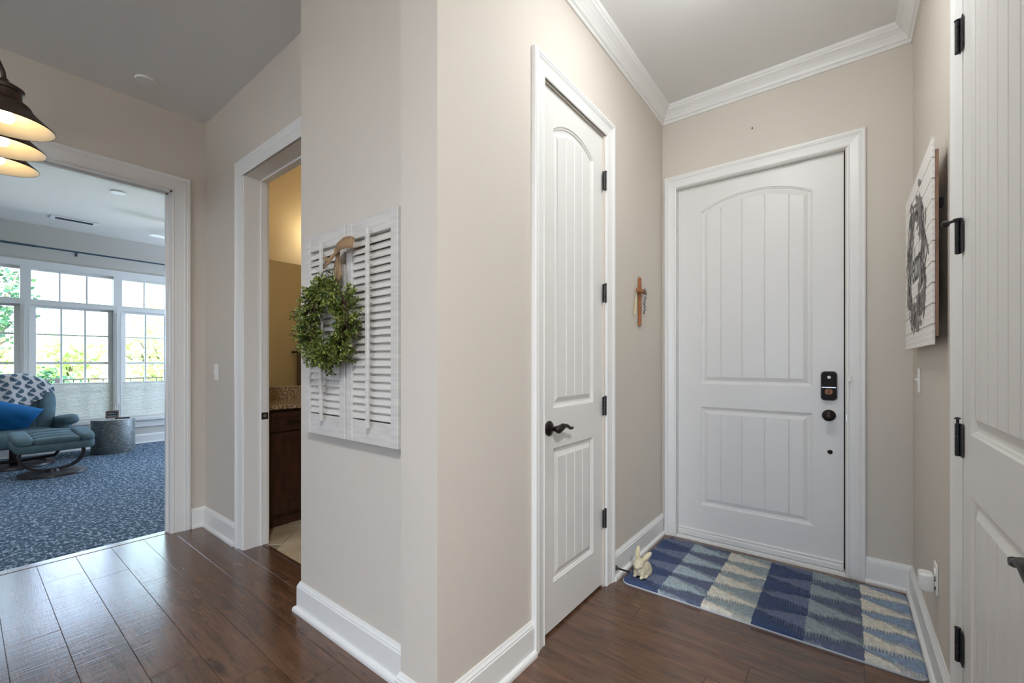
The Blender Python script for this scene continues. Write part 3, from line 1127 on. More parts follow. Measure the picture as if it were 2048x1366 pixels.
# curtain rod
t = thing('curtain_rod', (WX, 1.0, 2.70), 'long slim blue-grey curtain rod above the sunroom windows', 'curtain rod')
b = B(); b.tube([(WX + .085, -2.1, 2.70), (WX + .085, .62, 2.70)], .0145, 10); b.tube([(WX + .085, .60, 2.70), (WX + .085, 3.2, 2.70)], .011, 10)
b.build('rod', 'rod_metal', t, smooth=True, angle=40)
for y in (-1.2, .99, 3.0):
    b = B(); b.box(WX, WX + .006, y - .012, y + .012, 2.655, 2.70); b.tube([(WX, y, 2.675), (WX + .06, y, 2.675), (WX + .085, y, 2.688)], .005, 6)
    b.build('bracket', 'rod_metal', t)

# ------------------------------------------------------------------ sunroom furniture
def superell(b, c, r, e1=.35, e2=.35, R=None, nu=28, nv=16):
    def pw(x, e): return math.copysign(abs(x) ** e, x)
    c = Vector(c)
    rows = []
    for i in range(nv + 1):
        ph = -PI / 2 + PI * i / nv
        row = []
        for k in range(nu):
            th = 2 * PI * k / nu
            p = Vector((r[0] * pw(math.cos(ph), e1) * pw(math.cos(th), e2), r[1] * pw(math.cos(ph), e1) * pw(math.sin(th), e2), r[2] * pw(math.sin(ph), e1)))
            row.append(c + (R @ p if R is not None else p))
        rows.append(row)
    b.grid(rows, close=True)
def RZ(a): return Matrix.Rotation(math.radians(a), 4, 'Z')
def RY(a): return Matrix.Rotation(math.radians(a), 3, 'Y')
def RX(a): return Matrix.Rotation(math.radians(a), 3, 'X')

CH = (-7.62, .40, 0.004)
CM = Matrix.Translation(CH) @ RZ(10)
ch = thing('recliner_chair', CH, 'teal blue fabric recliner armchair with a patterned throw over its back', 'armchair')
b = B(CM)
b.lathe([(.33, 0), (.335, .008), (.33, .03), (.26, .034), (.255, .02), (.0, .02)], (0, 0, 0), seg=40)
b.build('base', 'chair_wood', ch, smooth=True, angle=40)
b = B(CM)
b.lathe([(.035, .02), (.035, .26)], (-.02, 0, 0), seg=14)
b.tube([(.2, -.30, .27), (.26, -.30, .16), (.14, -.30, .09), (0, -.2, .06), (0, 0, .055), (0, .2, .06), (.14, .30, .09), (.26, .30, .16), (.2, .30, .27)], .018, 8)
b.build('swivel_frame', 'chair_wood', ch, smooth=True)
b = B(CM)
superell(b, (.08, 0, .335), (.33, .31, .10), .4, .35)
b.build('seat', 'chair_fabric', ch, smooth=True)
b = B(CM)
Rb = RY(-20)
superell(b, (-.20, 0, .66), (.125, .33, .36), .5, .42, Rb)
superell(b, (-.24, 0, .86), (.12, .27, .15), .6, .5, Rb)
bk = b.build('backrest', 'chair_fabric', ch, smooth=True)
for s in (-1, 1):
    b = B(CM)
    superell(b, (-.12, s * .275, .60), (.13, .085, .26), .7, .7, RX(s * -9) @ RY(-18))
    b.build('back_bolster', 'chair_fabric', ch, smooth=True)
    b = B(CM)
    superell(b, (.02, s * .40, .485), (.36, .085, .065), .6, .6, RX(s * 14) @ RY(-6), 30, 14)
    superell(b, (.02, s * .37, .35), (.30, .05, .15), .5, .5)
    b.build('armrest', 'chair_fabric', ch, smooth=True)
# patterned throw over the chair back
def petals(u, v, s=.072):
    u, v = u / s, v / s
    i, j = math.floor(u), math.floor(v)
    a, c = u - i, v - j
    par = (i + j) % 2
    if par: a, c = c, a
    return c > .06 and math.hypot(a - .5, (c - .06) * .78) < .47
def color_mesh(o, cols):
    me = o.data
    ca = me.color_attributes.new('dye', 'FLOAT_COLOR', 'POINT')
    flat = []
    for c in cols: flat.extend(c)
    ca.data.foreach_set('color', flat)
b = B(CM)
NU, NV = 150, 120
cols = []
rows = []
light, dark = rgb(206, 204, 206), rgb(74, 96, 112)
for i in range(NV + 1):
    tv_ = i / NV
    row = []
    for k in range(NU + 1):
        tu = k / NU
        y = (tu - .5) * .74
        # front edge hangs to a point left of the middle; back edge hangs straight behind
        yy = y + .06
        front = .60 - .95 * abs(yy) - (.05 * max(0, abs(yy) - .30) / .1)
        front = max(.12, front)
        L = front + .34
        sarc = -.34 + L * tv_          # arc length: 0 on the ridge, positive down the front
        zt = 1.025 - 1.5 * max(0, abs(y) - .15) ** 1.6
        if sarc < -.10:
            x, z = -.455 - (-.10 - sarc) * .3, zt - .045 - (-.10 - sarc) * .95
        elif sarc < .10:
            an = (sarc / .10)
            x, z = -.305 + .15 * math.sin(an * PI / 2) , zt + .03 * math.cos(an * PI / 2) - .045 * (abs(an) ** 2)
        else:
            x, z = -.155 + (sarc - .10) * .36, zt - .045 - (sarc - .10) * .93
        bulge = .015 * math.sin(y * 21 + sarc * 6) * (.4 + max(0, sarc) * 2)
        row.append((x + bulge * .7 + .012, y, z + bulge * .2 + .012))
        u = (y * .8 + sarc * .6 + 5); v = (-y * .6 + sarc * .8 + 5)
        cols.append(dark if petals(u, v) else light)
    rows.append(row)
b.grid(rows)
th = b.build('throw_blanket', 'throw_cloth', None, smooth=True, recalc=False, label='white throw blanket with dark petal pattern draped over the recliner back', cat='blanket')
color_mesh(th, cols)
md = th.modifiers.new('thickness', 'SOLIDIFY'); md.thickness = .006; md.offset = 1
# blue cushion leaning on the seat
b = B(CM)
PR = Matrix.Rotation(math.radians(-20), 3, 'X') @ RY(-56)
rows = []
n = 26
for s in (1, -1):
    rr = []
    for i in range(n + 1):
        row = []
        for k in range(n + 1):
            u, v = 2 * i / n - 1, 2 * k / n - 1
            pinch = 1 - .06 * (1 - u * u) - .06 * (1 - v * v)
            hgt = .085 * ((1 - u ** 4) * (1 - v ** 4)) ** .6 + .004 * math.sin(7 * u + 5 * v) * (1 - u * u)
            p = Vector((u * .205 * pinch, v * .235 * pinch, s * hgt))
            row.append(Vector((.10, -.09, .575)) + PR @ p)
        rr.append(row)
    b.grid(rr)
b.build('throw_pillow', 'pillow_blue', None, smooth=True, merge=True, label='bright blue square cushion propped on the recliner seat', cat='cushion')

OT = (-6.80, .63, .004)
OM = Matrix.Translation(OT) @ RZ(6)
ot = thing('footstool', OT, 'teal blue padded footstool on a curved wood frame before the recliner', 'footstool')
b = B(OM)
b.lathe([(.265, 0), (.27, .006), (.265, .022), (.20, .026), (.0, .024)], (.02, 0, 0), seg=40, sx=.95, sy=1.0)
b.build('base', 'chair_wood', ot, smooth=True, angle=40)
b = B(OM)
path = [(0, -.235, .30)]
for i in range(17):
    a = PI + PI * i / 16
    path.append((0, .245 * math.copysign(abs(math.cos(a)) ** .75, math.cos(a)), .21 + .165 * math.sin(a) * 1.0))
path.append((0, .235, .30))
b.ribbon(path, (.03, 0, 0), .011)
b.lathe([(.06, .02), (.05, .05)], (0, 0, 0), seg=16)
b.build('curved_frame', 'chair_wood', ot)
tilt = RY(9)
def ott(lx, ly, lz): return tuple(Vector((0, 0, .34)) + tilt @ Vector((lx, ly, lz)))
b = B(OM)
superell(b, ott(0, 0, -.005), (.215, .305, .05), .35, .25, tilt)
b.build('lower_pad', 'chair_fabric', ot, smooth=True)
for s in (-1, 1):
    b = B(OM)
    superell(b, ott(0, s * .235, .068), (.215, .068, .045), .6, .5, tilt)
    b.build('side_bolster', 'chair_fabric', ot, smooth=True)
for k in range(4):
    b = B(OM)
    superell(b, ott(-.155 + .103 * k, 0, .062), (.053, .18, .038), .7, .3, tilt)
    b.build('channel_strip', 'chair_fabric', ot, smooth=True)

# drum side table with things on it
DT = (-7.80, 1.285, .004)
dt = thing('drum_table', DT, 'hammered silver drum side table beside the recliner', 'side table')
b = B(); b.lathe([(.218, .0), (.222, .01), (.222, .435), (.219, .443)], DT, seg=64)
b.build('drum', 'hammered_silver', dt, smooth=True, angle=40)
b = B(); b.lathe([(.0, .4425), (.214, .4425), (.219, .4445), (.214, .447), (.0, .447)], DT, seg=64, cap=False)
b.build('table_top', 'plastic_grey', dt, smooth=True, angle=40)
FRM = Matrix.Translation((-7.78, 1.27, .464)) @ RZ(-12) @ Matrix.Rotation(math.radians(-12), 4, 'Y')
pf = thing('picture_frame', (-7.78, 1.27, .452), 'small brown wooden picture frame standing on the drum table', 'picture frame')
b = B(FRM)
fw, fh, ft = .13, .095, .018
b.box(0, .015, -fw / 2, fw / 2, 0, ft); b.box(0, .015, -fw / 2, fw / 2, fh - ft, fh); b.box(0, .015, -fw / 2, -fw / 2 + ft, ft, fh - ft); b.box(0, .015, fw / 2 - ft, fw / 2, ft, fh - ft)
b.build('frame', 'frame_wood', pf)
b = B(FRM); b.box(.002, .008, -fw / 2 + ft, fw / 2 - ft, ft, fh - ft)
pc = b.build('picture', 'photo_dark', pf)
b = B(FRM); b.box(.008, .0085, -.035, .038, .052, .058); b.box(.008, .0085, -.02, .005, .064, .067); b.box(.008, .0085, -.044, .044, .020, .028)
b.build('printed_lines', 'photo_text', pc)
b = B(FRM); b.prism([(-.05, -.008), (0, -.0), (0, .08)], -.012, .012, axis=1) if False else b.tube([(-.055, -.05, -.006), (-.002, -.05, .03)], .005, 6)
b.build('easel_leg', 'frame_wood', pf)
b = B(Matrix.Translation((-7.70, 1.36, .451)) @ RZ(72)); b.rbox(-.075, .075, -.018, .018, 0, .016, .004)
b.build('remote_control', 'remote_black', label='slim black remote control lying on the drum table by the picture frame', cat='remote control')

# ceiling fittings
def disc(name, c, r, mat, label, cat, h=.012):
    b = B(); b.lathe([(r, 0), (r, -h * .5), (r * .94, -h), (.001, -h * 1.05)], c, seg=32)
    return b.build(name, mat, smooth=True, angle=40, label=label, cat=cat, origin=c)
disc('ceiling_cover_plate', (-3.455, .722, H), .055, 'plastic_white', 'round white cover plate on the hall ceiling above the bathroom corner', 'cover plate')
disc('ceiling_cover_plate', (-6.05, 1.035, 3.0), .065, 'plastic_white', 'round white cover plate on the sunroom ceiling seen through the opening', 'cover plate')
VT = (-7.68, .90, 3.0)
vt = thing('ceiling_vent', VT, 'white slotted air vent in the sunroom ceiling near the windows', 'vent')
b = B()
for (x0, x1, y0, y1) in ((-.09, -.055, -.21, .21), (.055, .09, -.21, .21), (-.055, .055, -.21, -.17), (-.055, .055, .17, .21)):
    b.box(VT[0] + x0, VT[0] + x1, VT[1] + y0, VT[1] + y1, 2.988, 3.0)
b.build('frame', 'plastic_white', vt)
for k in range(6):
    b = B(); x = VT[0] - .046 + .0184 * k
    b.poly([(x - .008, VT[1] - .17, 2.998), (x + .008, VT[1] - .17, 2.990), (x + .008, VT[1] + .17, 2.990), (x - .008, VT[1] + .17, 2.998)])
    b.build('louvre', 'vent_grey', vt, recalc=False)
# ceiling fan, only a blade tip shows past the opening jamb
FN = (-6.9, 2.15, 3.0)
fn = thing('ceiling_fan', FN, 'white ceiling fan in the sunroom, one blade tip past the jamb', 'ceiling fan')
b = B(); b.lathe([(.07, 0), (.06, -.04), (.015, -.05), (.015, -.13), (.09, -.15), (.11, -.19), (.10, -.24), (.03, -.27)], FN, seg=28)
b.build('motor', 'plastic_white', fn, smooth=True, angle=40)
for k in range(5):
    Mb = Matrix.Translation(FN) @ RZ(207 + 72 * k)
    b = B(Mb)
    pts = [(.09, -.04), (.25, -.065), (.66, -.07), (.70, -.05), (.71, 0), (.70, .05), (.66, .07), (.25, .065), (.09, .04)]
    b.prism(pts, -.212, -.203)
    b.build('blade', 'plastic_white', fn)

# ------------------------------------------------------------------ hall: gooseneck lamp row
LX = [-2.84, -3.16, -3.465]
LY, LZ = .122, 2.225
lf = thing('gooseneck_chandelier', (-3.165, -.22, H), 'bronze chandelier bar with three gooseneck barn shades, bulbs lit, by the sunroom opening', 'chandelier')
b = B(); b.rbox(-3.56, -2.77, -.235, -.205, 2.44, 2.47, .006); b.lathe([(.012, 0), (.012, -.5)], (-3.165, -.22, H), seg=10); b.lathe([(.07, 0), (.065, -.02), (.02, -.03)], (-3.165, -.22, H), seg=24)
b.build('bar', 'shade_bronze', lf)
for x in LX:
    b = B()
    b.lathe([(.150, -.003), (.152, .0), (.150, .003), (.128, .022), (.104, .045), (.084, .068), (.077, .085), (.070, .092), (.056, .097), (.052, .105), (.050, .138), (.058, .141), (.059, .153), (.050, .160), (.030, .172), (.014, .182), (.012, .19)], (x, LY, LZ), seg=48, cap=False)
    sh = b.build('lamp_shade', 'shade_bronze', lf, smooth=True, angle=45, recalc=False)
    b = B()
    b.lathe([(.1495, -.002), (.140, .0035), (.126, .018), (.102, .041), (.082, .064), (.074, .082), (.05, .09), (.0, .09)], (x, LY, LZ), seg=48, cap=False)
    b.build('reflector', 'shade_inner', sh, smooth=True, recalc=False)
    b = B()
    b.lathe([(.012, .088), (.013, .068), (.022, .055), (.030, .038), (.029, .022), (.020, .008), (.001, .004)], (x, LY, LZ), seg=20)
    b.build('bulb', 'bulb_glow', sh, smooth=True)
    b = B()
    path = []
    for i in range(15):
        t = i / 14
        a = PI * t
        path.append((x, LY - .18 * (1 - math.cos(a)), LZ + .18 + .16 * math.sin(a) + .06 * t))
    path[-1] = (x, -.22, 2.455)
    b.tube(path, .008, 10)
    b.build('gooseneck_arm', 'shade_bronze', sh, smooth=True)

# entry ceiling light (above the frame) and an added fill panel behind the camera
EL = (-.36, 1.72, H)
el = thing('flush_ceiling_light', EL, 'round glass bowl ceiling light of the entry, above the frame', 'ceiling light')
b = B(); b.lathe([(.06, 0), (.06, -.015), (.012, -.02), (.012, -.09)], EL, seg=40); b.build('canopy', 'steel', el, smooth=True, angle=40)
b = B(); b.lathe([(.001, -.088), (.148, -.088), (.15, -.10), (.14, -.125), (.11, -.15), (.06, -.165), (.001, -.17)], EL, seg=40, cap=False); b.build('diffuser', 'entry_diffuser', el, smooth=True)

LL = (1.0, -.9, H)
t = thing('added_fill_panel', LL, 'added round fill panel on the ceiling behind the camera, out of view', 'ceiling light')
b = B(); b.lathe([(.215, 0), (.22, -.012), (.20, -.018), (.198, -.010)], LL, seg=40, cap=False); b.build('rim', 'plastic_white', t, smooth=True, angle=40)
b = B(); b.lathe([(.199, -.012), (.001, -.012)], LL, seg=40, cap=False); b.build('diffuser', 'fill_panel_glow', t)

# ------------------------------------------------------------------ hall: switches
def switch(name, c, n, label):
    # c centre on wall, n outward
    n = Vector(n); c = Vector(c); a = Vector((-n.y, n.x, 0))
    t = thing(name, tuple(c), label, 'light switch')
    M = Matrix.Identity(4)
    for i in range(3):
        M[i][0], M[i][1], M[i][2], M[i][3] = a[i], n[i], (0, 0, 1)[i], c[i]
    b = B(M); b.rbox(-.036, .036, 0, .006, -.058, .058, .004); b.build('plate', 'plastic_white', t)
    b = B(M); b.box(-.006, .006, .004, .009, -.014, .014); b.prism([(.006, -.006), (.020, .006), (.018, .010), (.006, .006)], -.005, .005, axis=0); b.build('toggle', 'plastic_white', t)
    return t
switch('light_switch', (-3.522, YB_, 1.135), (0, -1, 0), 'white toggle light switch beside the bathroom doorway')
switch('light_switch', (XB, 2.785, 1.118), (-1, 0, 0), 'white toggle light switch under the welcome sign by the entrance door')
# outlet with a plugged-in white device
OC = (XB, 2.30, .375)
t = thing('wall_outlet', OC, 'white wall outlet plate low on the right wall by the rug', 'outlet')
b = B(); b.rbox(XB - .006, XB, OC[1] - .036, OC[1] + .036, OC[2] - .058, OC[2] + .058, .004); b.build('plate', 'plastic_white', t)
for dz in (.02, -.02):
    b = B(); b.lathe([(.016, 0), (.016, .0085), (.015, .009)], (XB, OC[1], OC[2] + dz), axis=(-1, 0, 0), seg=16); b.build('socket_face', 'plastic_white', t)
t = thing('plug_in_device', (XB - .03, OC[1] + .01, .352), 'white plug-in air freshener sitting in the low wall outlet', 'plug-in device')
b = B(); superell(b, (XB - .031, OC[1] + .01, .352), (.022, .030, .036), .35, .35, None, 28, 14); b.build('housing', 'plastic_white', t, smooth=True)
b = B(); b.box(XB - .0095, XB - .0062, OC[1] - .012, OC[1] + .03, .334, .370); b.build('back_seam', 'gap_dark', t)

# nail in the front wall
b = B(); b.lathe([(.0025, 0), (.0025, .006), (.0045, .0065), (.0045, .008)], (-.458, YF, 2.669), axis=(0, -1, 0), seg=8)
b.build('nail', 'bronze', label='tiny dark nail in the wall above the entrance door', cat='nail')

# ------------------------------------------------------------------ shutters, wreath
def shutter(x0, x1, rodx, label):
    z0, z1 = .886, 1.770
    y0, y1 = .972, 1.000
    t = thing('wooden_shutter', ((x0 + x1) / 2, 1.0, z0), label, 'shutter', 'distressed shutters on the wall')
    sw = .042
    for a in (x0, x1 - sw):
        b = B(); b.rbox(a, a + sw, y0, y1, z0, z1, .002); b.build('stile', 'distressed_white', t, origin=(a, y0, z0 + a * .7))
    b = B(); b.rbox(x0 + sw, x1 - sw, y0 + .003, y1 - .002, z1 - .072, z1, .001); b.build('top_rail', 'distressed_white', t)
    b = B(); b.rbox(x0 + sw, x1 - sw, y0 + .003, y1 - .002, z0, z0 + .088, .001); b.build('bottom_rail', 'distressed_white', t)
    n = 24
    zs0, zs1 = z0 + .096, z1 - .076
    pit = (zs1 - zs0) / n
    b = B()
    a = math.radians(57)
    pr = []
    for i in range(12):
        an = 2 * PI * i / 12
        u, v = .0205 * math.copysign(abs(math.cos(an)) ** .7, math.cos(an)), .0046 * math.copysign(abs(math.sin(an)) ** .7, math.sin(an))
        pr.append((u * math.cos(a) + v * math.sin(a) * -1, u * math.sin(a) + v * math.cos(a)))
    b.prism([(p[0], p[1]) for p in pr], x0 + sw - .002 - x0, x1 - sw + .002 - x0, axis=0)
    first = None
    for k in range(n):
        zc = zs0 + pit * (k + .5)
        if first is None:
            b2 = B(); b2.v = [(v[0] + x0, v[1] + .988, v[2] + zc) for v in b.v]; b2.f = b.f
            first = b2.build('slat', 'distressed_slat', t, origin=(x0, .988, zc))
            base = first.location.copy()
        else:
            o = first.copy(); COL.objects.link(o); o.parent = t
            o.location = base + Vector((0, 0, pit * k)); o.rotation_euler.x = math.radians(random.uniform(-3, 3))
    b = B(); b.rbox(rodx - .0075, rodx + .0075, .946, .958, z0 + .066, z1 - .058, .0015)
    b.build('tilt_rod', 'distressed_white', t)
    b = B()
    for k in range(0, n, 1):
        zc = zs0 + pit * (k + .5)
        b.tube([(rodx, .956, zc - .012), (rodx, .972, zc - .014)], .0009, 4)
    b.build('rod_staples', 'black_metal', t, kind='stuff')
    b = B(); b.box(x0 + sw, x1 - sw, 1.001, 1.003, z0, z1); b.build('gap_shade_sheet', 'gap_dark', t)  # added dark sheet standing in for the shade between the slats
    for hx in (x0 + .05, x1 - .09):
        b = B(); b.box(hx, hx + .04, 1.003, 1.0195, z1 - .1, z1 - .08); b.build('hanger', 'black_metal', t)
    return t
shutter(-1.950, -1.622, -1.772, 'left distressed white louvred shutter, mostly behind the wreath')
shutter(-1.612, -1.276, -1.432, 'right distressed white louvred shutter next to the wall corner')

WC = Vector((-1.648, .915, 1.356))
wr = thing('boxwood_wreath', tuple(WC), 'round green boxwood wreath on a burlap ribbon hung over the shutters', 'wreath')
b = B()
for q in range(3):
    ph = q * 2.1
    path = []
    for i in range(40):
        a = 2 * PI * i / 40
        r = .126 + .012 * math.sin(5 * a + ph)
        path.append(WC + Vector((r * math.cos(a), .014 * math.cos(5 * a + ph), r * math.sin(a))))
    b.tube(path, .006, 6, closed=True)
b.build('twig_ring', 'twig', wr, smooth=True)
rw = random.Random(11)
bl, bs = B(), B()
for i in range(560):
    a = rw.uniform(0, 2 * PI)
    ph = rw.uniform(-.25 * PI, 1.25 * PI)          # around the tube; facing the room and the sides
    rad = Vector((math.cos(a), 0, math.sin(a)))
    tan = Vector((-math.sin(a), 0, math.cos(a)))
    nrm = rad * math.cos(ph) + Vector((0, -1, 0)) * math.sin(ph)
    p0 = WC + rad * .126 + nrm * .006
    ln = rw.uniform(.044, .082) * (1.15 if rw.random() < .12 else 1)
    if nrm.dot(rad) < -.3: ln *= .5
    d = (nrm * .8 + tan * rw.uniform(.2, .9) + Vector((rw.uniform(-.25, .25), rw.uniform(-.25, .1), rw.uniform(-.3, .2)))).normalized()
    if (p0 + d * ln).y > .962: d.y = min(d.y, 0)
    p1 = p0 + d * ln
    bs.tube([p0, p0 + d * ln * .6, p1], .0008, 3)
    nl = int(ln / .0095) * 2 + 1
    e1 = d.orthogonal().normalized(); e2 = d.cross(e1)
    for k in range(nl):
        t = .25 + .75 * k / max(1, nl - 1)
        an = k * 2.4 + rw.uniform(0, 1)
        q = p0 + d * ln * t
        ld = (d * rw.uniform(.45, .9) + (e1 * math.cos(an) + e2 * math.sin(an)) * rw.uniform(.6, 1.0)).normalized()
        L = rw.uniform(.013, .021)
        sd = ld.cross(Vector((rw.uniform(-1, 1), rw.uniform(-1, 1), rw.uniform(-1, 1)))).normalized() * (L * .26)
        up = ld.cross(sd).normalized() * (L * .09)
        tip = q + ld * L
        m = q + ld * L * .55
        if max(q.y, tip.y) > .966: continue
        i0 = bl.pt(q); i1 = bl.pt(m + sd + up); i2 = bl.pt(tip); i3 = bl.pt(m - sd + up); i4 = bl.pt(m)
        bl.f += [[i0, i1, i4], [i1, i2, i4], [i4, i2, i3], [i0, i4, i3]]
bl.build('leaves', 'boxwood_leaf', wr, recalc=False, kind='stuff')
bs.build('sprig_stems', 'twig', wr, recalc=False, kind='stuff')
# burlap ribbon: hanging strap and bow
kx, ky, kz = -1.626, .948, 1.652
b = B()
b.ribbon([(kx - .004, ky, kz), (kx - .012, ky + .002, 1.60), (kx - .02, ky - .004, 1.545), (kx - .024, ky - .02, 1.50)], [(.012, 0, 0), (.017, .004, 0), (.018, -.004, 0), (.017, 0, 0)], .0012)
b.ribbon([(kx + .006, ky - .004, kz), (kx + .014, ky - .004, 1.60), (kx + .016, ky - .008, 1.56), (kx + .012, ky - .018, 1.50)], [(.010, 0, 0), (.014, -.006, 0), (.016, .002, 0), (.016, 0, 0)], .0012)
b.build('ribbon_strap', 'burlap', wr, smooth=True)
b = B()
b.ribbon([(kx, ky - .008, kz), (kx + .03, ky - .022, kz + .004), (kx + .07, ky - .026, kz + .016), (kx + .105, ky - .02, kz + .018), (kx + .128, ky - .014, kz + .012)], [(0, 0, .008), (.004, -.006, .017), (.004, .004, .024), (0, .006, .024), (0, .004, .022)], .0012)
b.ribbon([(kx, ky - .008, kz - .004), (kx - .03, ky - .02, kz - .03), (kx - .066, ky - .022, kz - .052), (kx - .092, ky - .012, kz - .040), (kx - .096, ky - .004, kz - .018), (kx - .080, ky + .002, kz - .022)], [(.004, 0, .008), (.008, -.004, .012), (.002, .008, .015), (-.008, .008, .014), (-.008, -.004, .013), (-.004, -.006, .012)], .0012)
superell(b, (kx, ky - .008, kz), (.011, .010, .014), .7, .7, None, 14, 8)
b.build('bow', 'burlap', wr, smooth=True)

# ------------------------------------------------------------------ welcome sign on the right wall
SY0, SY1, SZ0, SZ1, SXF = 2.072, 2.885, 1.263, 1.986, .238
sg = thing('welcome_sign', (XB, (SY0 + SY1) / 2, SZ0), 'white plank welcome sign with a grey leaf wreath print on the right wall', 'sign')
NP = 10
ph_ = (SZ1 - SZ0) / NP
for k in range(NP):
    b = B(); z0 = SZ0 + k * ph_; b.rbox(SXF, SXF + .009, SY0 + random.uniform(-.001, .001), SY1 + random.uniform(-.001, .001), z0 + .0011, z0 + ph_ - .0011, .0014)
    b.build('plank', 'sign_plank', sg, origin=(SXF, SY0, z0))
for y in (SY0 + .002, SY1 - .05):
    b = B(); b.rbox(SXF + .009, SXF + .0185, y, y + .048, SZ0 + .03, SZ1 - .045, .001); b.build('cleat', 'cleat_wood', sg)
for y0, y1, z0, z1 in ((SY0 + .09, SY0 + .12, SZ1 - .22, SZ1 - .19), (SY1 - .12, SY1 - .09, SZ1 - .22, SZ1 - .19), (SY0 + .3, SY1 - .3, SZ0 + .05, SZ0 + .07)):
    b = B(); b.box(SXF + .0185, XB - .0005, y0, y1, z0, z1); b.build('hanging_spacer', 'black_metal', sg)
# printed wreath of leaves: flat print, a hair proud of the planks
rs = random.Random(5)
cy, cz = (SY0 + SY1) / 2 + .02, (SZ0 + SZ1) / 2 - .01
bp, bd = B(), B()
for i in range(300):
    a = rs.uniform(0, 2 * PI)
    r = .225 + rs.gauss(0, .036)
    y, z = cy + r * math.cos(a) * 1.08, cz + r * math.sin(a)
    an = a + PI / 2 + rs.uniform(-.9, .9)
    L, Wd = rs.uniform(.05, .11), rs.uniform(.014, .032)
    pts = []
    for k in range(8):
        t = 2 * PI * k / 8
        u, v = L / 2 * math.cos(t), Wd / 2 * math.sin(t) * (1 - .4 * math.cos(t))
        pts.append((SXF - .0006 - .00002 * (i % 20), y + u * math.cos(an) - v * math.sin(an), z + u * math.sin(an) + v * math.cos(an)))
    if all(SY0 + .02 < p[1] < SY1 - .02 and SZ0 + .03 < p[2] < SZ1 - .03 for p in pts):
        (bp if rs.random() < .75 else bd).poly(pts)
wp = bp.build('printed_leaves', 'print_grey', sg, recalc=False, kind='stuff')
bd.build('printed_dark_leaves', 'print_dark', sg, recalc=False, kind='stuff')
tc = bpy.data.curves.new('word', 'FONT'); tc.body = 'Welcome'; tc.size = .20; tc.align_x = 'CENTER'; tc.align_y = 'CENTER'; tc.shear = .25
TM = Matrix.Translation((SXF - .0014, cy, cz)) @ Matrix.Rotation(-PI / 2, 4, 'Z') @ Matrix.Rotation(PI / 2, 4, 'X') @ Matrix.Diagonal((.50, 1.1, 1, 1))
text_mesh('word_welcome', tc, TM, 'print_dark', sg, wl(sg))

# ------------------------------------------------------------------ wall cross
CR = (XA, 2.603, 1.43)
cr = thing('wall_cross', CR, 'small brown wooden cross on the wall between closet and entrance doors', 'cross')
b = B(); b.rbox(XA + .003, XA + .017, 2.590, 2.616, 1.432, 1.73, .0015); b.build('upright', 'cross_wood', cr)
b = B(); b.rbox(XA + .012, XA + .028, 2.535, 2.672, 1.636, 1.658, .0015); b.build('crossbar', 'cross_wood', cr)
b = B(); b.tube([(XA + .003, 2.60, 1.73), (XA + .003, 2.607, 1.742)], .0012, 5); b.build('nail', 'bronze', cr)
rb = thing('rosary_chain', (XA, 2.66, 1.50), 'grey metal rosary chain hanging from the right arm of the cross', 'rosary')
path = [(XA + .030, 2.632, 1.662), (XA + .034, 2.640, 1.645), (XA + .032, 2.644, 1.61), (XA + .026, 2.637, 1.575), (XA + .028, 2.646, 1.545), (XA + .024, 2.636, 1.512)]
for j, dy in enumerate((-.008, .006)):
    b = B(); b.tube([(p[0], p[1] + dy * (1 if 0 < i < 5 else .3), p[2]) for i, p in enumerate(path)], .0012, 5); b.build('chain', 'bead_metal', rb)
rr = random.Random(2)
for k in range(15):
    t = k / 14 * (len(path) - 1); i = min(int(t), len(path) - 2); f = t - i
    p = Vector(path[i]).lerp(Vector(path[i + 1]), f) + Vector((.001, (-.008 if k % 2 else .006) * (1 if 1 < k < 13 else .3), 0))
    b = B(); b.ellipsoid(p, (.0056, .0056, .0066), 10, 6); b.build('bead', 'bead_metal', rb, smooth=True)
b = B(); b.ribbon([(XA + .006, 2.556, 1.645), (XA + .010, 2.545, 1.60), (XA + .012, 2.530, 1.55), (XA + .012, 2.518, 1.497)], [(0, .005, 0), (0, .009, 0), (0, .012, 0), (0, .012, 0)], .0008)
b.build('palm_strip', 'palm', label='pale dried palm strip tucked behind the left arm of the cross', cat='palm strip')

# ------------------------------------------------------------------ door stop, rabbit, rug
ds = thing('door_stop', (XA + .015, 2.228, .068), 'dark bronze rod door stop on the baseboard behind the rabbit', 'door stop')
b = B(); b.lathe([(.014, 0), (.0135, .004), (.009, .011), (.0055, .02), (.0046, .04), (.0046, .07)], (XA + .015, 2.228, .068), axis=(1, 0, 0), seg=16); b.build('rod', 'bronze', ds, smooth=True, angle=50)
b = B(); b.lathe([(.0046, .068), (.0075, .071), (.0078, .082), (.005, .085)], (XA + .015, 2.228, .068), axis=(1, 0, 0), seg=16); b.build('tip', 'gap_dark', ds, smooth=True, angle=50)

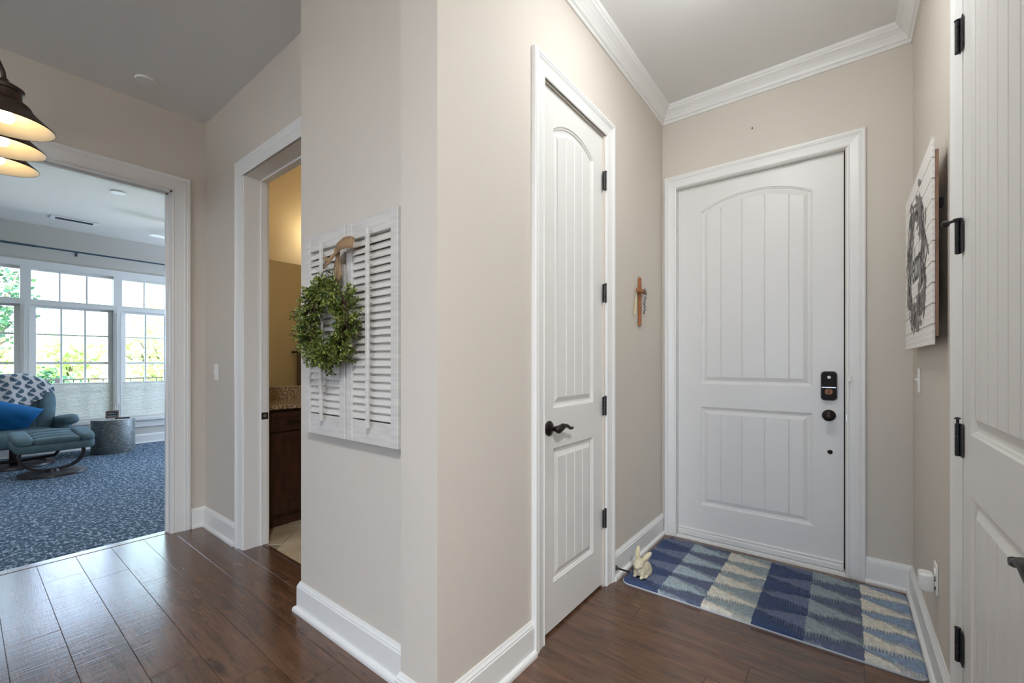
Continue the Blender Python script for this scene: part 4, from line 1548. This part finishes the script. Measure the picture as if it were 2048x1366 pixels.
def rabbit():
    base = Vector((-.890, 2.318, .0235))
    M = Matrix.Translation(base) @ RZ(-96) @ Matrix.Scale(1.08, 4)
    b = B(M)
    # local: x forward (towards the camera), y left
    b.ellipsoid((-.010, 0, .042), (.040, .038, .043))              # body
    b.ellipsoid((-.026, 0, .036), (.034, .040, .036))              # rump
    b.ellipsoid((.014, 0, .040), (.026, .032, .038))               # chest
    b.ellipsoid((.026, 0, .072), (.029, .025, .025), R=RY(25))     # head
    b.ellipsoid((.047, 0, .060), (.014, .014, .013))               # muzzle
    for s in (-1, 1):
        b.ellipsoid((.036, s * .014, .067), (.015, .012, .014))    # cheeks
        b.ellipsoid((-.024, s * .028, .024), (.030, .014, .024))   # haunches
        b.ellipsoid((.006, s * .028, .006), (.022, .009, .0065))   # hind feet
        b.ellipsoid((.026, s * .017, .022), (.012, .012, .024))    # forelegs
        b.ellipsoid((.036, s * .018, .007), (.013, .009, .007))   # forepaws
    b.ellipsoid((-.058, 0, .026), (.012, .012, .012))              # tail
    for s, R in ((-1, RX(-4) @ RY(-8)), (1, RX(-38) @ RY(-14))):
        b.ellipsoid((.012, s * .012 + (.022 if s > 0 else -.003), .118 if s < 0 else .110), (.0075, .0135, .036), R=R)
        b.ellipsoid((.016, s * .010 + (.006 if s > 0 else 0), .092), (.007, .008, .012), R=R)
    t = thing('rabbit_figurine', tuple(base), 'cream rabbit figurine sitting on the rug corner by the door stop', 'figurine')
    o = b.build('body', 'bunny_resin', t, smooth=True)
    md = o.modifiers.new('fuse', 'REMESH'); md.mode = 'VOXEL'; md.voxel_size = .0018; md.use_smooth_shade = True
    sm = o.modifiers.new('soften', 'SMOOTH'); sm.iterations = 5; sm.factor = .5
    for s in (-1, 1):
        e = B(M); e.ellipsoid((.042, s * .0190, .078), (.0028, .002, .0028), 10, 8); e.build('eye', 'cleat_wood', t, smooth=True)
    for s, c in ((-1, (.0185, -.0155, .120)), (1, (.0190, .0355, .112))):
        e = B(M); e.ellipsoid(c, (.0014, .0062, .024), 12, 8, R=(RX(-4) @ RY(-8)) if s < 0 else (RX(-38) @ RY(-14))); e.build('inner_ear', 'palm', t, smooth=True)
rabbit()

RX0, RX1, RY0_, RY1_ = -.968, .250, 2.222, 2.962
NAVY, SLATE, PURP, LBLU, PALE, CREAM, GREY = rgb(62, 78, 114), rgb(106, 116, 142), rgb(96, 104, 130), rgb(140, 160, 186), rgb(168, 184, 192), rgb(224, 220, 208), rgb(150, 164, 170)
cedge = [-.968, -.768, -.557, -.340, -.141, .063, .250]
cpal = [(NAVY, SLATE), (PALE, PURP), (CREAM, GREY), (NAVY, SLATE), (GREY, PURP), (CREAM, LBLU)]
cph = [.15, .55, .30, .10, .65, .35]
cper = [.19, .175, .165, .20, .19, .165]
nx, ny = 560, 340
rows, cols = [], []
def rugfield(x, y):
    c = 0
    while c < 5 and x > cedge[c + 1] + .004 * noise.noise((y * 40, c, 0)): c += 1
    t = (x - cedge[c]) / (cedge[c + 1] - cedge[c])
    t = min(1, max(0, t))
    wob = .018 * noise.noise((x * 18, y * 18, 3)) + .006 * noise.noise((x * 90, y * 90, 5))
    sy = (y - RY0_) / cper[c] + cph[c] + wob / cper[c]
    f = sy - math.floor(sy)
    A, Bc = cpal[c]
    # first wedge broad at the left, second broad at the right
    wA = .60 * (1 - t) + .06
    f0 = f - .10 * t
    f0 -= math.floor(f0)
    weave = False
    if f0 < wA: col, h = A, 1.0
    elif f0 < wA + .06 + .26 * t: col, h, weave = A, .25, True
    elif f0 < .78 + .18 * t: col, h = Bc, .9
    else: col, h, weave = Bc, .25, True
    if weave:
        if math.sin(x * 2 * PI / .0115) > .1:
            o = Bc if col is A else A
            col = tuple(.35 * p + .65 * q for p, q in zip(col, o))
        else:
            col = tuple(.8 * p for p in col[:3]) + (1,)
    # soft rounded wedge profile
    return col, h
for j in range(ny + 1):
    y = RY0_ + (RY1_ - RY0_) * j / ny
    row = []
    for i in range(nx + 1):
        x = RX0 + (RX1 - RX0) * i / nx
        # rounded corners
        R = .045
        dx = max(0, RX0 + R - x, x - RX1 + R); dy = max(0, RY0_ + R - y, y - RY1_ + R)
        xx, yy = x, y
        d = math.hypot(dx, dy)
        if dx > 0 and dy > 0 and d > R:
            sx = 1 if x > 0 - .3 else -1
            cxr = RX1 - R if x > -.36 else RX0 + R
            cyr = RY1_ - R if y > 2.6 else RY0_ + R
            xx = cxr + (x - cxr) * R / d; yy = cyr + (y - cyr) * R / d
        col, h = rugfield(x, y)
        edge = min(1.0, min(x - RX0, RX1 - x, y - RY0_, RY1_ - y) / .010)
        if dx > 0 and dy > 0: edge = min(edge, max(0, (R - d) / .010))
        hh = .005 + (.006 + .0125 * h) * max(0, edge) ** .5 + .0022 * h * noise.noise((x * 160, y * 160, 1)) + .0012 * noise.noise((x * 420, y * 420, 8))
        v = .88 + .26 * noise.noise((x * 60, y * 60, 2)) + (.06 if h > .5 else 0)
        row.append((xx, yy, max(.003, hh)))
        cols.append(tuple(min(1, max(0, c_ * v)) for c_ in col[:3]) + (1,))
    rows.append(row)
b = B(); b.grid(rows)
rug = thing('entry_rug', ((RX0 + RX1) / 2, (RY0_ + RY1_) / 2, 0), 'shaggy blue, grey and cream patchwork rug before the entrance door', 'rug')
pile = b.build('pile', 'rug_pile', rug, smooth=True, recalc=False)
color_mesh(pile, cols)
b = B()
pts = [( (RX0 + RX1) / 2 + p[0], (RY0_ + RY1_) / 2 + p[1]) for p in rrect(RX1 - RX0 + .006, RY1_ - RY0_ + .006, .048, 8)]
b.prism(pts, 0.0005, .0065)
b.build('binding', 'rug_binding', rug)

# ------------------------------------------------------------------ bathroom
VX0, VX1, VY0, VY1 = XF + .004, -3.225, 1.272, 2.75
vn = thing('bathroom_vanity', (-3.5, 2.0, 0), 'dark brown wooden bathroom vanity cabinet with drawer and door', 'vanity')
b = B(); b.box(VX0, VX1 - .02, VY0, VY1, .095, .865); b.box(VX0, VX1 - .07, VY0, VY1, 0, .1); b.build('body', 'cabinet_wood', vn)
def shaker(name, y0, y1, z0, z1, ins=.05):
    b = B()
    x = VX1
    b.rbox(x - .018, x, y0, y0 + ins, z0, z1, .001); b.rbox(x - .018, x, y1 - ins, y1, z0, z1, .001)
    b.rbox(x - .018, x, y0 + ins, y1 - ins, z0, z0 + ins, .001); b.rbox(x - .018, x, y0 + ins, y1 - ins, z1 - ins, z1, .001)
    o = b.build(name, 'cabinet_wood', vn)
    b = B(); b.rbox(x - .019, x - .008, y0 + ins - .004, y1 - ins + .004, z0 + ins - .004, z1 - ins + .004, .003); b.build('inset_panel', 'cabinet_wood', o)
    return o
for k in range(3):
    y0 = VY0 + .012 + k * .49; y1 = y0 + .478
    dr = shaker('drawer', y0, y1, .705, .842, .035)
    b = B(); yc = (y0 + y1) / 2
    b.tube([(VX1 - .002, yc - .045, .775), (VX1 + .026, yc - .045, .775), (VX1 + .028, yc, .775), (VX1 + .026, yc + .045, .775), (VX1 - .002, yc + .045, .775)], .005, 8); b.build('pull', 'bronze', dr, smooth=True)
    do = shaker('door', y0, y1, .115, .695, .055)
    b = B(); b.lathe([(.006, 0), (.006, .016), (.014, .022), (.012, .03)], (VX1, y1 - .03, .63), axis=(1, 0, 0), seg=14); b.build('knob', 'bronze', do, smooth=True)
ct = thing('granite_countertop', (-3.5, 2.0, .867), 'speckled brown granite vanity countertop with backsplash in the bathroom', 'countertop')
b = B(); b.rbox(XF + .001, -3.195, 1.265, 2.78, .867, .897, .003); b.build('slab', 'granite', ct)
b = B(); b.rbox(XF + .001, XF + .022, 1.265, 2.78, .8975, 1.002, .002); b.build('backsplash', 'granite', ct)
b = B(); b.box(XF + .001, XF + .006, 1.265, 2.78, 1.003, 2.052)
b.build('vanity_mirror', 'mirror_glass', label='large frameless wall mirror above the granite backsplash', cat='mirror')
# vanity light, just behind the wall corner, warm
vl = thing('vanity_light', (XF, 2.15, 2.30), 'warm bathroom vanity light above the mirror, hidden behind the wall', 'wall light')
b = B(); b.rbox(XF, XF + .03, 1.92, 2.5, 2.26, 2.34, .004); b.build('back_plate', 'steel', vl)
for y in (1.98, 2.21, 2.44):
    b = B(); b.ellipsoid((XF + .16, y, 2.31), (.035, .035, .045), 16, 10); bb = b.build('bulb', 'vanity_glow', vl, smooth=True)
    b = B(); b.tube([(XF + .03, y, 2.30), (XF + .16, y, 2.27)], .008, 8); b.build('arm', 'steel', vl)
# opposite side of the bathroom, seen in the mirror
tw = thing('towel_bar', (-1.9, 2.3, 1.35), 'towel bar with a taupe towel on the bathroom wall, seen in the mirror', 'towel bar')
b = B(); b.tube([(-1.96, 2.62, 1.34), (-1.96, 2.92, 1.34)], .009, 8); b.box(-1.96, -1.9, 2.61, 2.63, 1.33, 1.35); b.box(-1.96, -1.9, 2.91, 2.93, 1.33, 1.35); b.build('bar', 'bronze', tw)
b = B(); b.rbox(-1.975, -1.945, 2.66, 2.88, .8, 1.355, .008); b.build('towel', 'towel', tw)

# ------------------------------------------------------------------ outdoors
b = B(); b.box(-11.6, -8.5, -8, 14, -.3, -.06); struct('ground_patio', b, 'patio')
b = B(); b.box(-60, -11.6, -40, 60, -1.3, -1.0); struct('ground_pale', b, 'greyed_ground')
b = B(); b.box(-12, 30, -60, -5.2, -1.3, -.4); struct('ground_terrace', b, 'rear_paving')
b = B(); b.box(-34, -20, -40, 60, -1.0, -.985); struct('ground_street', b, 'asphalt')
rl = thing('balcony_railing', (-11.2, 3, -.06), 'black metal railing along the patio outside the windows', 'railing')
b = B(); b.box(-11.225, -11.175, -4, 9, .885, .91); b.build('top_rail', 'rail_black', rl)
b = B(); b.box(-11.215, -11.185, -4, 9, .03, .055); b.build('bottom_rail', 'rail_black', rl)
for k in range(5):
    b = B(); y = -.5 + k * 1.6; b.rbox(-11.23, -11.17, y - .03, y + .03, -.06, .93, .005); b.build('post', 'rail_black', rl)
first = None
for k in range(30):
    y = .1 + .2 * k
    if first is None:
        b = B(); b.box(-11.207, -11.193, y - .007, y + .007, .05, .89); first = b.build('baluster', 'rail_black', rl, origin=(-11.2, y, .05)); l0 = first.location.copy()
    else:
        o = first.copy(); COL.objects.link(o); o.parent = rl; o.location = l0 + Vector((0, .2 * k, 0))

def tree(p, trunk_h, crown, leaf, mat, label, n=2200, seed=1, stems=1, low=0.0):
    r = random.Random(seed)
    t = thing('garden_tree', p, label, 'tree', 'trees beyond the patio')
    P = Vector(p)
    b = B()
    C = P + Vector((0, 0, trunk_h + crown[2] * .6))
    for s in range(stems):
        a = 2 * PI * s / max(1, stems)
        q = P + Vector((.15 * math.cos(a), .15 * math.sin(a), -.05)) if stems > 1 else P - Vector((0, 0, .05))
        e = P + Vector((crown[0] * .45 * math.cos(a), crown[1] * .45 * math.sin(a), trunk_h + crown[2] * .5)) if stems > 1 else C
        m = q.lerp(e, .5) + Vector((r.uniform(-.1, .1), r.uniform(-.1, .1), 0))
        b.tube([q, m, e], [.13 / stems ** .5, .10 / stems ** .5, .03], 8)
    for k in range(9):
        a, z = r.uniform(0, 2 * PI), r.uniform(.2, .9)
        st = P + Vector((0, 0, trunk_h * (.8 + .2 * z)))
        en = C + Vector((crown[0] * .8 * math.cos(a), crown[1] * .8 * math.sin(a), crown[2] * r.uniform(-.5, .6)))
        b.tube([st, st.lerp(en, .5) + Vector((0, 0, .1)), en], [.04, .028, .01], 5)
    b.build('trunk', 'bark', t, smooth=True)
    b = B()
    clumps = []
    for k in range(46):
        u = Vector((r.gauss(0, 1), r.gauss(0, 1), r.gauss(0, 1))).normalized() * r.uniform(.35, 1.0)
        clumps.append(C + Vector((u.x * crown[0], u.y * crown[1], u.z * crown[2])))
    for k in range(n):
        c = r.choice(clumps) + Vector((r.gauss(0, .17) * crown[0], r.gauss(0, .17) * crown[1], r.gauss(0, .12) * crown[2]))
        d = Vector((r.uniform(-1, 1), r.uniform(-1, 1), r.uniform(-.8, .5))).normalized()
        s = d.orthogonal().normalized()
        s = Matrix.Rotation(r.uniform(0, PI), 3, d) @ s
        L = leaf * r.uniform(.7, 1.3)
        b.poly([c, c + d * L * .5 + s * L * .3, c + d * L, c + d * L * .5 - s * L * .3])
    b.build('foliage', mat, t, recalc=False, kind='stuff')
tree((-15.0, 7.2 - 3.6, -1.0), 1.5, (1.5, 1.25, 1.9), .16, 'tree_leaf', 'bright green multi-stemmed tree just beyond the railing, right', 2600, 3, 3)
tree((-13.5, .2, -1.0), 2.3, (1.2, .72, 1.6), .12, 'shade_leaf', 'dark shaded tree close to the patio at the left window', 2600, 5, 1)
tree((-27.0, 3.0, -1.0), 1.3, (2.6, 1.9, 1.5), .30, 'tree_leaf', 'sunlit tree across the street behind the centre window', 2200, 8, 1)
tree((-32.5, 7.0, -1.0), 1.5, (2.6, 2.2, 1.9), .30, 'tree_leaf', 'second sunlit tree across the street, right of the parked car', 2200, 12, 1)
tree((-36.0, 1.0, -1.0), 1.4, (2.8, 2.6, 1.8), .34, 'tree_leaf', 'pale distant tree behind the recliner back', 2000, 21, 1)
tree((-40.0, 8.5, -1.0), 1.6, (3.0, 3.0, 2.3), .36, 'tree_leaf', 'pale distant tree at the right edge of the windows', 2000, 27, 1)
tree((-19.0, 1.75, -1.0), 1.15, (.5, .45, .55), .12, 'shade_leaf', 'small dark round tree in the centre window above the railing', 900, 31, 1)
# parked white car
cc = (-22.5, 4.05, -.985)
car = thing('parked_car', cc, 'white car parked across the street, seen low in the centre window', 'car')
b = B(Matrix.Translation(cc))
side = [(-2.1, .35), (-2.15, .75), (-1.95, .95), (-1.25, 1.02), (-.75, 1.42), (.65, 1.45), (1.25, 1.05), (2.0, .95), (2.15, .7), (2.1, .35)]
b.prism(side, -.85, .85, axis=0)
b.build('body', 'car_white', car)
b = B(Matrix.Translation(cc))
win = [(-1.12, 1.04), (-.70, 1.37), (.60, 1.39), (1.10, 1.06)]
b.prism(win, .855, .86, axis=0); b.build('side_window', 'car_glass', car)
b = B(Matrix.Translation(cc)); b.prism(win, -.86, -.855, axis=0); b.build('side_window', 'car_glass', car)
for y in (-1.35, 1.35):
    for x in (-.86, .66):
        b = B(Matrix.Translation(cc)); b.lathe([(.33, 0), (.34, .05), (.34, .17), (.33, .2)], (x, y, .33), axis=(1, 0, 0), seg=20); b.build('wheel', 'tire', car)
# house far behind
hs = thing('neighbour_house', (-48, 9, -1), 'pale house with brick part far behind the street trees', 'house')
b = B(); b.box(-52, -46, 2, 11, -1, 2.0); b.build('walls', 'house_siding', hs)
b = B(); b.box(-45.98, -45.5, 11, 13.5, -1, 1.2); b.build('brick_wing', 'house_brick', hs)
b = B(); b.prism([(-53, 2.0), (-45, 2.0), (-49, 4.2)], 1.5, 11.5, axis=1); b.build('roof', 'house_roof', hs)
for y in (3.5, 5.5, 8.5):
    b = B(); b.box(-46.0, -45.95, y, y + .9, .0, 1.2); w_ = b.build('window', 'trim_white', hs)
    b = B(); b.box(-45.95, -45.93, y + .08, y + .82, .08, 1.12); b.build('pane', 'car_glass', w_)
